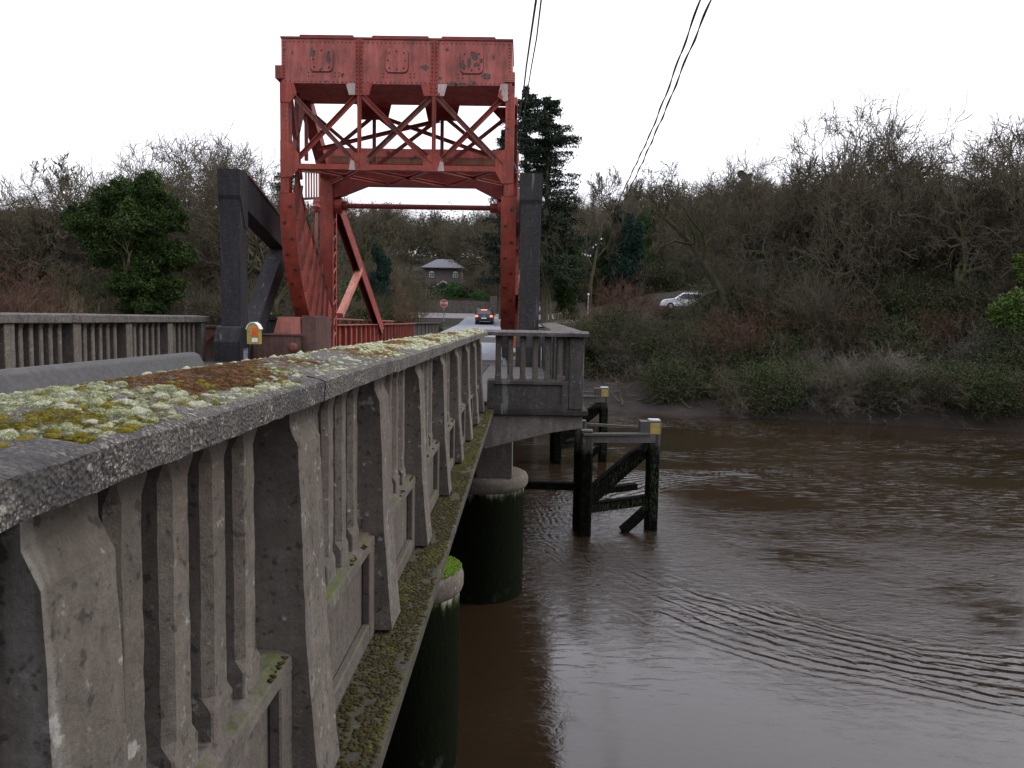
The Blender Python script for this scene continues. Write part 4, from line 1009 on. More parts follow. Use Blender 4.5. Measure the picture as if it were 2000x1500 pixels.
for i, sd in enumerate((3, 14, 25, 38)):       # spreading crooked oaks: two dense, two open-crowned
    if i < 2: S = grow(sd, L=5.4, r=.42, levels=6, curl=.23, up=.04, kids=(3,5), ratio=.71, spread=.8, start=.30, rmin=.018, rr=.76, taper=.55, maxn=30000)
    else: S = grow(sd, L=5.4, r=.46, levels=6, curl=.27, up=.05, kids=(3,4), ratio=.72, spread=.78, start=.35, rmin=.022, rr=.80, taper=.58, seg=7, maxn=17000)
    tree_proto('oak%d' % i, 'bare_oak', S, 2, 'bark', 'twig')
for i, sd in enumerate((51, 62)):              # tall slender woodland trees
    S = grow(sd, L=9.0, r=.20, levels=5, curl=.13, up=.08, kids=(4,6), ratio=.50, spread=.7, start=.3, rmin=.022, seg=9, maxn=16000); tree_proto('slim%d' % i, 'bare_tree', S, 1, 'bark', 'twig')
def bush_skel(seed, stems=16, L=2.2, curl=.14, lean=.8, **k):
    rd = random.Random(seed); out = []
    for s in range(stems):
        a = rd.uniform(0,6.28); rr_ = rd.uniform(0,.5); d = (math.cos(a)*lean*rd.random(), math.sin(a)*lean*rd.random(), 1)
        g = grow(seed*100+s, L=L*rd.uniform(.7,1.1), r=.03, levels=3, dirn=d, curl=curl, up=.03, kids=(3,5), ratio=.62, spread=.6, start=.2, rmin=.008, base=(rr_*math.cos(a), rr_*math.sin(a), -.1), maxn=900, **k); out.append(g)
    return np.vstack(out)
for i, (mc, sd) in enumerate((('twig',1),('twig_red',2),('twig_tan',3),('twig_grey',4))):
    S = bush_skel(sd, curl=.16+.04*i, lean=(1.1,.9,1.0,1.4)[i]); tree_proto('bush%d' % i, 'bare_shrub', S, 0, mc, mc)
S = bush_skel(9, stems=18, L=1.8, curl=.22, lean=1.6); C = rng.normal(0,1,(9000,3))*np.array([1.0,1.0,.8])+np.array([0,0,1.6]); C = C[C[:,2] > 0]
tree_proto('ivybrush', 'ivy_shrub', S, 0, 'twig', 'twig', leaf_quads(C, .06), 'undergreen')
S = bush_skel(31, stems=26, L=2.6, curl=.2, lean=.75); tree_proto('thick0', 'bare_thicket', S, 0, 'twig', 'twig')
S = bush_skel(32, stems=22, L=2.6, curl=.26, lean=1.0); C = rng.normal(0,1,(7000,3))*np.array([1.2,1.2,1.1])+np.array([0,0,2.2]); C = C[C[:,2] > 0]
tree_proto('thick1', 'ivy_thicket', S, 0, 'twig', 'twig', leaf_quads(C, .085), 'undergreen')
def blob_leaves(blobs, n, size):
    tot = sum(b[3]**2 for b in blobs); out = []
    for (cx,cy,cz,r) in blobs:
        k = int(n*r*r/tot); d = rng.standard_normal((k,3)); d /= np.linalg.norm(d,axis=1)[:,None]
        ph = rng.uniform(0,6.28,4); lum = 1+.16*np.sin(d[:,0]*5+ph[0])+.16*np.sin(d[:,2]*6+ph[1])+.14*np.sin(d[:,1]*7+ph[2]) + .08*np.sin(d[:,0]*13+d[:,2]*11+ph[3])
        rad = r*lum*(rng.random(k)**.16); out.append(np.array([[cx,cy,cz]])+d*rad[:,None])
    return leaf_quads(np.vstack(out), size)
def evergreen(key, name, blobs, n, size, lm, skel=None):
    S = grow(77, L=3.0, r=.18, levels=3, curl=.2, kids=(2,3), maxn=400) if skel is None else skel
    tree_proto(key, name, S, 4, 'bark', 'twig', blob_leaves(blobs, n, size), lm)
rd = random.Random(5)
evergreen('laurel', 'laurel_bush', [(rd.uniform(-1.6,1.6), rd.uniform(-1,1), rd.uniform(.8,2.6), rd.uniform(.7,1.1)) for _ in range(9)], 16000, .075, 'laurel', grow(7,L=1.2,r=.08,levels=2,maxn=100))
evergreen('holly', 'holly_tree', [(rd.uniform(-1.3,1.3), rd.uniform(-1,1), 1.2+.62*i, 1.7-.12*i) for i in range(9)], 26000, .10, 'holly')
evergreen('bright', 'leafy_bush', [(rd.uniform(-1.3,1.3), rd.uniform(-1,1), rd.uniform(1.3,3.0), rd.uniform(.5,.9)) for _ in range(11)], 9000, .07, 'bright_leaf', grow(8,L=1.6,r=.08,levels=3,maxn=300))
evergreen('ivyblob', 'ivy_clad_tree', [(rd.uniform(-1.1,1.1), rd.uniform(-1,1), 1.0+.8*i, rd.uniform(1.1,1.7)) for i in range(9)], 30000, .095, 'ivy')
# conifer
def conifer(key, seed, sparse=.0, dens=34):
    rd = random.Random(seed); segs = []; C = []; H = 20
    segs.append((0,0,0,0,0,H*.5,.32,.2,0)); segs.append((0,0,H*.5,.1,0,H,.2,.03,0))
    z = H*.22
    while z < H*.99:
        t = (z/H); L = (1-t)**.6*6.2*rd.uniform(.6,1.15)+.25
        for k in range(rd.randint(3,5)):
            if rd.random() < sparse: continue
            a = rd.uniform(0,6.28); l = L*rd.uniform(.55,1.1); p = Vector((0,0,z+rd.uniform(-.35,.35))); d = Vector((math.cos(a), math.sin(a), .22-.25*(1-t)))
            for s in range(5):
                e = p + d.normalized()*l/5; segs.append((p.x,p.y,p.z,e.x,e.y,e.z,.05*(1-s/6),.05*(1-(s+1)/6),1)); d.z -= .05; 
                if s >= 0:
                    for _ in range(dens):
                        q = p.lerp(e, rd.random()); w_ = .32*(1.15-s/6)*l/3+.12; C.append((q.x+rd.gauss(0,w_*.62), q.y+rd.gauss(0,w_*.62), q.z-abs(rd.gauss(0,.36))+.10))
                p = e
        z += rd.uniform(.35,.75)
    tree_proto(key, 'conifer', np.array(segs), 0, 'bark', 'bark', leaf_quads(np.array(C), .125, aspect=.38), 'conifer')
conifer('con0', 1, .10, 72); conifer('con1', 5, .28, 62)
# upright reddish thicket and tall ivy-wrapped bare tree
S = grow(91, L=6.5, r=.30, levels=5, curl=.2, up=.05, kids=(2,4), ratio=.66, spread=.7, start=.45, rmin=.012, maxn=9000); A = S[S[:,8] <= 2]
C = []; 
for s in A:
    k = int(26*np.linalg.norm(s[3:6]-s[0:3])/.8)
    for _ in range(k): t = random.random(); C.append(s[0:3]*(1-t)+s[3:6]*t + rng.normal(0,.32,3))
tree_proto('ivyoak', 'ivy_wrapped_tree', S, 2, 'bark', 'twig', leaf_quads(np.array(C), .10), 'ivy')

# individual trees of the left bank
def ldir(px): return 'left' if px < 600 else 'right'
TREES = [ # key, px, ytop, Y, wide, label
 ('oak1', 80, 345, 72, 1.25, 'wide bare tree with open crown at the far left edge', 0.3),
 ('oak1', 270, 262, 74, 1.05, 'spreading bare tree rising behind the ivy-covered tree', 1.2),
 ('oak0', 375, 262, 78, 1.05, 'tallest bare tree left of the black frame', 2.6),
 ('oak1', 480, 275, 80, .9, 'bare tree directly behind the black frame head', 4.0),
 ('slim0', 150, 322, 84, 1.3, 'thin bare tree between the far left tree and the ivy', 1.0),
 ('oak0', 540, 225, 70, .72, 'dark twiggy tree close to the left post of the red frame', 3.3),
 ('oak1', 10, 355, 66, .9, 'low bare tree cut by the photo left edge', 5.0),
 ('oak1', 1560, 222, 62, .9, 'tall bare oak with forked crown above the far bank', .4),
 ('oak0', 1500, 262, 66, .75, 'slimmer bare oak beside the tall forked one', 2.1),
 ('oak2', 1745, 235, 60, .80, 'twisted bare oak with the highest top on the far bank', .9),
 ('oak2', 1655, 258, 64, .8, 'bare oak between the forked and twisted oaks', 5.2),
 ('oak0', 1835, 262, 58, .8, 'bare oak right of the twisted oak', 3.0),
 ('oak2', 1915, 240, 62, .8, 'bare oak second from the far right edge', 4.4),
 ('oak1', 1995, 225, 52, .9, 'bare oak cut by the photo right edge', 2.2),
 ('oak3', 1600, 300, 56, .6, 'open-crowned bare tree in front of the oaks on the far bank', 2.0),
 ('oak2', 1720, 330, 53, .6, 'low mossy bare tree in the thicket right of centre bank', 1.0),
 ('oak3', 1885, 300, 52, .65, 'bare tree leaning over the thicket near the right edge', 4.1),
 ('oak2', 1210, 385, 105, .8, 'small bare tree behind the wires on the skyline', 1.9),
 ('slim1', 1150, 335, 98, 1.2, 'pale slender tree alone on the skyline right of the conifers', 0.2),
]
for key, px, yt, Y, wd, lab, rot in TREES: put_px(key, px, yt-(38 if px > 1400 else 20), Y, wd, rot=rot, label=lab)
put_px('con0', 1063, 178, 82, 1.05, rot=.5, label='dark layered conifer, tallest right of the red frame', name='conifer')
put_px('con1', 1022, 165, 86, 1.0, rot=2.0, label='ragged dark conifer partly behind the grey column', name='conifer')
put_px('con1', 978, 248, 88, .8, rot=4.0, label='lower conifer seen through the right corner of the red frame', name='conifer')
put_px('con0', 1440, 325, 74, .95, rot=1.0, label='dark evergreen left of the tall forked oak', name='conifer')
put_px('holly', 1215, 395, 104, .62, rot=3.0, label='rounded dark evergreen on the skyline below the wires', name='evergreen_tree')
put_px('con0', 560, 300, 92, .7, rot=3.6, label='dark conifer behind the left post of the red frame', name='conifer')
# the leaning mossy oak on the bank
t = thing('leaning_tree', 'leaning mossy bare tree with crooked limbs on the far bank', 'tree', tuple(P(1420, 612, 55)))
def limb(pts): 
    q = [P(x, y, 55+dy) for x, y, dy, r in pts]; return [(*q[k], *q[k+1], pts[k][3]*.66, pts[k+1][3]*.66, 0) for k in range(len(q)-1)]
tr = limb([(1425,622,0,.50),(1412,580,0,.44),(1392,545,0,.40),(1372,512,0,.36),(1352,478,.2,.28),(1322,447,.4,.24),(1298,425,.6,.20),(1282,398,.8,.14),(1262,372,1,.08)]) + limb([(1372,512,0,.26),(1378,480,-.5,.2),(1372,455,-.8,.17),(1390,430,-1,.12),(1402,405,-1,.07)]) + limb([(1352,478,.2,.16),(1318,470,-.6,.12),(1288,482,-1,.06)]) + limb([(1298,425,.6,.13),(1306,395,.2,.1),(1296,360,0,.06)]) + limb([(1372,455,-.8,.12),(1350,430,-1.6,.09),(1335,405,-2,.06)]) + limb([(1405,565,0,.14),(1380,575,-.8,.10),(1345,598,-1.4,.05)])
V, F = tubes(np.array(tr), 8); mesh_obj('trunk', V, [F], M['bark_moss'], t)
sub = []
for k, q in enumerate(tr):
    if k in (0,1,2): continue
    for m_ in range(3):
        a = random.uniform(.2,1); b = [q[i]*(1-a)+q[3+i]*a for i in range(3)]
        sub.append(grow(900+k*5+m_, L=random.uniform(1.0,1.9), r=max(.03, q[7]*.42), levels=3, dirn=(random.gauss(-.2,.8), random.gauss(0,.6), random.uniform(.5,1.4)), curl=.34, up=.05, kids=(2,3), ratio=.62, spread=.8, start=.3, rmin=.013, base=b, maxn=160))
V, F = tubes(np.vstack(sub), 4); mesh_obj('crown', V, [F], M['bark_moss'], t)
# big ivy mass on the left bank
t = thing('ivy_clad_tree', 'massive dark green ivy-covered tree above the left balustrade', 'tree', tuple(P(275, 610, 58)))
bl = []
for (x, y, r, dy) in ((180,442,54,0),(150,425,30,1),(235,392,52,1),(290,372,40,0),(310,415,48,1.5),(265,440,60,-.5),(220,485,52,0),(290,490,58,.5),(345,430,28,0),(270,545,52,0),(285,590,50,.5),(240,560,30,-1),(330,560,36,1),(350,500,34,1)):
    p = P(x, y, 58+dy); bl.append((p.x, p.y, p.z, .78*r/1500*58))
V, F = blob_leaves(bl, 110000, .085); mesh_obj('foliage', V, [F], M['ivy'], t)
S = grow(33, L=3.6, r=.4, levels=3, curl=.15, kids=(2,3), base=tuple(P(275,612,58)), maxn=200); V, F = tubes(S, 6); mesh_obj('trunk', V, [F], M['bark'], t)

for lab, Y, bl0 in (('bright yellow-green leafy bush at the right edge', 46, ((1965,600,24),(1990,590,26),(1945,612,16),(1985,622,24),(1955,625,14),(2010,605,30))), ('smaller bright green leafy sprays high at the right edge', 50, ((1992,508,13),(2005,525,18),(1985,530,8),(2000,545,10)))):
    t = thing('leafy_bush', lab, 'bush', tuple(P(1990, 640, Y))); bl = []
    for (x, y, r) in bl0: p = P(x, y, Y+random.uniform(-.5,.5)); bl.append((p.x, p.y, p.z, r/1500*Y))
    V, F = blob_leaves(bl, 5200, .075); mesh_obj('foliage', V, [F], M['bright_leaf'], t)
    S = grow(44, L=1.8, r=.08, levels=3, curl=.2, kids=(2,3), base=tuple(P(1990,665,Y)), maxn=90); V, F = tubes(S, 5); mesh_obj('stem', V, [F], M['bark'], t)
# named shrubs
NAMED = [
 ('laurel', 900, 545, 112, 1.3, 'glossy green laurel beside the stone house', 'bush'),
 ('laurel', 935, 560, 106, 1.0, 'bright laurel above the garden wall near the red leg', 'bush'),
 ('holly', 740, 470, 92, .5, 'dark blue-green evergreen left of the stone house', 'tree'),
 ('ivyblob', 1105, 445, 86, .7, 'dark evergreen mass behind the utility pole', 'tree'),
 ('ivyoak', 1075, 420, 80, .8, 'dark evergreen beside the grey column', 'tree'),
 ('laurel', 690, 540, 84, .9, 'green shrub behind the raking red leg', 'bush'),
 ('laurel', 850, 630, 66, 1.6, 'low clipped green bush beside the road and stop sign', 'bush'),
 ('bush1', 1215, 515, 62, .95, 'rounded reddish bare shrub right of the utility pole', 'shrub'),
 ('bush1', 1275, 604, 58, 1.0, 'reddish bare shrub below the white car', 'shrub'),
 ('bush1', 1165, 585, 58, .9, 'small reddish shrub beside the lamp post', 'shrub'),
 ('bush1', 55, 490, 56, .9, 'reddish brown bare thicket left of the ivy tree', 'shrub'),
 ('bush1', -10, 500, 52, .9, 'brown thicket cut by the left edge', 'shrub'),
 ('bush2', 820, 530, 82, .6, 'tall tan bare shrub left of the stop sign', 'shrub'),
 ('bush2', 785, 560, 78, .7, 'tan bare shrub beside the end of the red girder', 'shrub'),
 ('bush1', 1296, 580, 71, 1.0, 'reddish brush over the bonnet of the white car', 'shrub'),
 ('bush0', 1388, 568, 71, 1.1, 'grey-brown brush over the tail of the white car', 'shrub'),
 ('thick1', 1322, 589, 71, 2.6, 'low brush hiding the lower half of the white car', 'shrub'),
 ('bush2', 1120, 590, 56, .9, 'tan scrub behind the balcony bay corner', 'shrub'),
 ('bush2', 110, 560, 54, .9, 'pale scrub in front of the ivy tree', 'shrub'),
]
for key, px, yt, Y, wd, lab, ct in NAMED: put_px(key, px, yt, Y, wd, rot=random.uniform(0,6), label=lab, cat=ct)
# woodland behind: bare trees of the hill
def wood(n, x0, x1, Y0, Y1, h0, h1, keys, label, group, cat='tree', wide=(.8,1.2), avoid=None, name=None):
    for _ in range(n):
        for _try in range(20):
            Y = random.uniform(Y0, Y1); px = random.uniform(x0, x1); g = P(px, 620, Y); X = g.x
            if -10 < X < 4 and 44 < Y < 100: continue
            if Y - shore(X) < 4.5: continue
            if avoid and avoid(px, X, Y): continue
            if 1290 < px < 1380 and 60 < Y < 83: continue
            break
        else: continue
        hh = random.uniform(h0, h1); gz_ = ground_z(X, Y)
        if 1285 < px < 1378 and Y < 74: hh = max(.6, min(hh, 5.2 + .0235*Y - gz_))
        put(random.choice(keys), X, Y, gz_, hh, rot=random.uniform(0,6.28), wide=random.uniform(*wide), label=label, group=group, cat=cat, name=name, tilt=(random.uniform(-.08,.08), random.uniform(-.08,.08)))
house_av = lambda px, X, Y: Y < 165 and 780 < px < 960
wood(80, 520, 1480, 122, 190, 13, 19, ['slim0','slim1','oak0','oak3','slim0'], 'bare woodland tree on the hillside beyond the bridge', 'bare trees on the far hillside', avoid=house_av, wide=(.8,1.3))
wood(85, 0, 1900, 190, 290, 15, 19, ['slim0','oak1','thick0','oak0','thick1'], 'distant bare tree along the top of the wood', 'distant trees along the wood top', wide=(1.1,1.7), name='distant_tree')
wood(16, 640, 1300, 104, 175, 9, 13, ['ivyoak','ivyblob'], 'ivy-dark tree among the hillside woodland', 'ivy-dark trees on the far hillside', avoid=house_av, wide=(.6,.9))
wood(55, 600, 1480, 104, 185, 5, 9, ['thick0','thick1','thick0'], 'brown thicket tree under the hillside wood', 'thickets under the hillside wood', avoid=lambda px, X, Y: Y < 168 and 790 < px < 950, wide=(.8,1.2), name='woodland_thicket')
wood(15, -120, 560, 78, 125, 9, 13, ['slim0','slim1','oak1','ivyoak'], 'bare tree in the wood behind the left balustrade', 'bare trees in the left wood')
wood(46, -150, 600, 70, 130, 4, 7.5, ['thick0','thick1','thick0'], 'dense bare thicket in the wood behind the left balustrade', 'thickets in the left wood', wide=(.8,1.2), name='woodland_thicket')
wood(15, 1300, 2150, 66, 100, 9, 13, ['oak3','oak0','oak2','ivyoak','oak1'], 'bare tree in the dense wood above the far bank', 'bare trees in the right wood')
wood(50, 1260, 2150, 60, 95, 4, 6.8, ['thick0','thick1','ivyoak','thick1'], 'dense dark thicket in the wood above the far bank', 'thickets in the right wood', wide=(.75,1.15), name='woodland_thicket', avoid=lambda px, X, Y: px < 1420 and Y < 100)
wood(26, 1430, 2150, 50, 60, 5.5, 8, ['thick0','thick1'], 'tall tangled thicket rising from the far bank', 'tall thickets on the far bank', wide=(.7,1.0), name='bank_thicket')
wood(18, 1480, 2100, 54, 74, 5, 9, ['ivyblob','holly','ivyoak'], 'dark evergreen among the bare trees above the far bank', 'evergreens in the right wood', wide=(.7,1.0))
wood(50, -150, 640, 56, 76, 3.2, 6, ['bush0','bush2','bush3','ivybrush','bush0'], 'bare brown shrub behind the left balustrade', 'shrubs of the left bank', 'shrub', (.8,1.3), name='bare_shrub')
wood(14, 640, 830, 70, 100, 2.5, 4.5, ['bush0','bush2','bush1','ivybrush'], 'bare shrub between the red span and the junction', 'shrubs by the road junction', 'shrub', (.8,1.2), name='bare_shrub')
wood(26, 640, 1300, 104, 150, 3, 6, ['bush0','bush2','laurel','ivybrush','bush0'], 'shrub under the hillside trees', 'shrubs under the hillside trees', 'shrub', (.9,1.4), avoid=lambda px, X, Y: Y < 150 and 810 < px < 925, name='woodland_shrub')
wood(150, 1130, 2120, 43, 66, 2.8, 5.2, ['bush0','ivybrush','bush3','ivybrush','bush0','ivybrush','bush1','bush0'], 'tangled bare shrub on the far river bank', 'shrubs tangled along the far river bank', 'shrub', (.85,1.35),
     avoid=lambda px, X, Y: (Y - shore(X) < 6.2) or (Y > 57 and px < 1290), name='bank_shrub')
# drooping scrub over the water's edge at the right
for i in range(44):
    X = 8 + i*.62 + random.uniform(-.4,.4); Y = shore(X)+random.uniform(.9,3.6)
    if X < 12: Y += 2.2
    put(random.choice(['bush3','bush0','ivybrush','bush3','bush0']), X, Y, max(.7, ground_z(X, Y)), random.uniform(1.8,3.4), rot=random.uniform(-.5,.5), wide=random.uniform(.9,1.5), label='grey leafless scrub drooping over the far water line', group='scrub drooping over the water', cat='shrub', tilt=(random.uniform(.4,.95), random.uniform(-.3,.3)), name='drooping_scrub')

# ground cover
def cover(name, n, box, size, mat, lift, label):
    C = []
    while len(C) < n:
        X = random.uniform(box[0], box[1]); Y = random.uniform(box[2], box[3])
        if Y - shore(X) < 5.2 or (-10 < X < 3 and Y < 100): continue
        if noise.noise(Vector((X*.35, Y*.35, len(name)))) < -.12: continue
        C.append((X, Y, ground_z(X, Y) + random.random()**2*lift))
    V, F = leaf_quads(np.array(C), size, flat=.5); o = mesh_obj(name, V, [F], M[mat]); tag(o, label, 'ground cover', kind='stuff')
cover('ivy_ground_cover', 60000, (3, 62, 42, 66), .09, 'undergreen', 1.3, 'low ivy and bramble leaves over the far bank')
cover('leaf_litter', 24000, (3, 62, 42, 64), .09, 'litter', .5, 'brown dead leaves and bracken over the far bank')
cover('bramble_cover', 26000, (-70, -8, 52, 80), .10, 'undergreen', 1.4, 'bramble leaves over the left bank')
cover('hillside_cover', 26000, (-60, 45, 101, 170), .2, 'undergreen', 1.2, 'leafy ground cover under the hillside wood')

# driftwood and roots on the mud
DW = [(1330,785,1.6,1.3,.09),(1240,790,1.5,.2,.05),(1400,770,2.6,-.5,.11),(1470,790,2.4,.9,.13),(1300,765,3.0,-.35,.08),(1545,800,2.2,.5,.07),(1630,800,1.8,-.3,.09),(1200,775,1.4,.5,.05),(1350,800,1.2,2.2,.05),(1420,802,1.5,.1,.06)]
for _ in range(60): DW.append((random.uniform(1160,1980), random.uniform(752,806), random.uniform(.5,2.1), random.uniform(-.8,3.6), random.uniform(.025,.07)))
for i, (px, py, L, ang, r) in enumerate(DW):
    Y = 46.5 + (805-py)*.05; g = P(px, py, Y); Y = shore(g.x)+.6+(806-py)*.075; g = P(px, py, Y); g.z = ground_z(g.x, Y)+.05
    S = grow(300+i, L=L, r=r, levels=2, dirn=(math.cos(ang), .3, .25*math.sin(ang)+.12), curl=.18, up=.0, kids=(2,4), ratio=.5, spread=.9, start=.2, rmin=.012, base=tuple(g), maxn=60)
    V, F = tubes(S, 6); o = mesh_obj('driftwood', V, [F], M['bark'] if i % 2 else M['twig']); tag(o, 'dead branch or root stranded on the mud bank', 'driftwood', 'dead branches on the mud')
t = thing('fern_clump', 'bright green fern clump hanging on the mud bank', 'fern', tuple(P(1465, 760, 49)))
bl = [(lambda p: (p.x, p.y, p.z, .45))(P(1455+12*i, 748+9*i, 48.6)) for i in range(4)]
V, F = blob_leaves(bl, 900, .09); mesh_obj('foliage', V, [F], M['laurel'], t)

# ------------------------------------------------------------------ house, walls, signs, cars, pole
hp = P(864, 566, 150); hx, hy, hz = hp.x, 150, hp.z
hs = thing('stone_house', 'two-storey stone house with hipped slate roof among trees', 'house', (hx, hy, hz))
S_ = 150/1500
m = MB(); m.box(hx-3.4, hx+3.6, hy, hy+6, hz-2, hz+4.3); m.build('wall', M['pebbledash'], hs)
m = MB(); a, b = hx-4.2, hx+4.3; e = hz+4.25; r_ = hz+6.1
m.add([(a,hy-.8,e),(b,hy-.8,e),(b,hy+6.8,e),(a,hy+6.8,e),(hx-1.4,hy+2.6,r_),(hx+1.5,hy+2.6,r_),(a,hy-.8,e-.15),(b,hy-.8,e-.15),(b,hy+6.8,e-.15),(a,hy+6.8,e-.15)],
      [(0,1,5,4),(1,2,5),(2,3,4,5),(3,0,4),(6,7,1,0),(7,8,2,1),(8,9,3,2),(9,6,0,3),(9,8,7,6)]); m.build('roof', M['slate'], hs)
for wx, wz, arch in ((hx-2.1, hz+2.4, True), (hx+2.5, hz+2.4, True), (hx-2.0, hz+.1, False)):
    w2 = .46; pr = [(wx-w2,wz),(wx+w2,wz),(wx+w2,wz+.8)] + ([(wx+w2*math.cos(R(q)), wz+.8+.4*math.sin(R(q))) for q in (30,60,90,120,150)] if arch else []) + [(wx-w2,wz+.8)]
    m = MB(); m.prism(pr, hy-.08, hy-.003); wf = m.build('window', M['white'], hs)
    m = MB()
    for q in range(2):
        for s in range(2): m.box(wx-w2+.12+q*.42, wx-w2+.46+q*.42-.0, hy-.10, hy-.081, wz+.1+s*.42, wz+.44+s*.42)
    m.build('pane', M['glass'], wf)
m = MB(); px0, pz0 = hx+.3, hz+.9
m.beam((px0-1.2,hy-1.0,pz0), (px0,hy-1.0,pz0+.75), .9, .12); m.beam((px0,hy-1.0,pz0+.75), (px0+1.25,hy-1.0,pz0), .9, .12); m.build('porch_gable', M['white'], hs)
m = MB(); m.box(px0-.9, px0-.8, hy-1.4, hy-1.3, hz-1.5, pz0+.1); m.box(px0+.8, px0+.9, hy-1.4, hy-1.3, hz-1.5, pz0+.1); m.build('porch_post', M['wood'], hs)
m = MB(); m.box(px0-.7, px0+.7, hy-.06, hy-.004, hz-1.5, hz+.9); m.build('door', M['glass'], hs)
gw = thing('garden_wall', 'mossy stone garden wall below the house behind the car', 'wall', (-9, 99.5, 6))
a = P(838, 600, 99.5).x; b = P(957, 600, 99.5).x
m = MB(); m.box(a, 8, 99.5, 100, 5.0, 7.9); m.build('wall_face', M['stone'], gw)
m = MB(); m.box(a-.05, 8, 99.4, 100.1, 7.9, 8.05); m.build('wall_cap', M['ivy'], gw)
m = MB(); m.box(b, b+.9, 99.2, 100.2, 5, 8.4); m.build('gate_pier', M['stone'], gw)
m = MB(); m.box(a-1.1, a-.35, 98.6, 99.4, 5, 8.9); m.box(a-1.2, a-.25, 98.5, 99.5, 8.9, 9.05); o = m.build('gate_pillar', M['pale_concrete']); tag(o, 'pale grey block gate pillar left of the garden wall', 'gate pillar')
m = MB(); m.box(-34, a-4, 97, 97.6, 5, 8.6); o = m.build('stone_wall', M['stone']); tag(o, 'long dark stone retaining wall left of the junction', 'wall')

# stop sign
p = P(867, 592.5, 84); gz = ground_z(p.x, 84)
st = thing('stop_sign', 'red octagonal STOP sign on a grey pole by the junction', 'road sign', (p.x, 84, gz))
m = MB(); m.tube([(p.x,84.03,gz-.3),(p.x,84.03,p.z+.2)], .045, 8); m.build('pole', M['galv'], st)
def octo(r): return [(p.x+r*math.cos(R(22.5+45*k)), p.z+r*math.sin(R(22.5+45*k))) for k in range(8)]
m = MB(); m.prism(octo(.44), 83.95, 83.975); m.build('border', M['white'], st)
m = MB(); m.prism(octo(.405), 83.935, 83.945); m.build('face', M['signred'], st)
def text(s, size, loc, mat, parent, rz=0):
    c = bpy.data.curves.new('lettering', 'FONT'); c.body = s; c.size = size; c.extrude = .004; c.align_x = 'CENTER'; c.align_y = 'CENTER'; c.offset = size*.018
    o = bpy.data.objects.new('lettering', c); col.objects.link(o); o.parent = parent; o.location = Vector(loc)-origin_of(parent); o.rotation_euler = (R(90), 0, rz); c.materials.append(mat)
    dg = bpy.context.evaluated_depsgraph_get(); me = bpy.data.meshes.new_from_object(o.evaluated_get(dg)); n_ = bpy.data.objects.new('lettering', me); col.objects.link(n_); n_.parent = parent; n_.location = o.location; n_.rotation_euler = o.rotation_euler; bpy.data.objects.remove(o); return n_
text('STOP', .33, (p.x, 83.925, p.z), M['white'], st)
# round and diamond signs seen from behind
p = P(1050, 603, 66); q = P(1049, 619, 66); gz = ground_z(p.x, 66)
rs = thing('sign_post', 'grey backs of a round sign and a diamond sign on one post', 'road sign', (p.x, 66, gz))
m = MB(); m.tube([(p.x,66,gz-.3),(p.x,66,p.z+.25)], .04, 8); m.build('pole', M['galv'], rs)
m = MB(); m.prism([(p.x+.25*math.cos(R(20*k)), p.z+.25*math.sin(R(20*k))) for k in range(18)], 65.93, 65.95); m.build('round_sign', M['signgrey'], rs)
m = MB(); m.prism([(q.x+.33,q.z),(q.x,q.z+.33),(q.x-.33,q.z),(q.x,q.z-.33)], 65.93, 65.95); m.build('diamond_sign', M['signgrey'], rs)

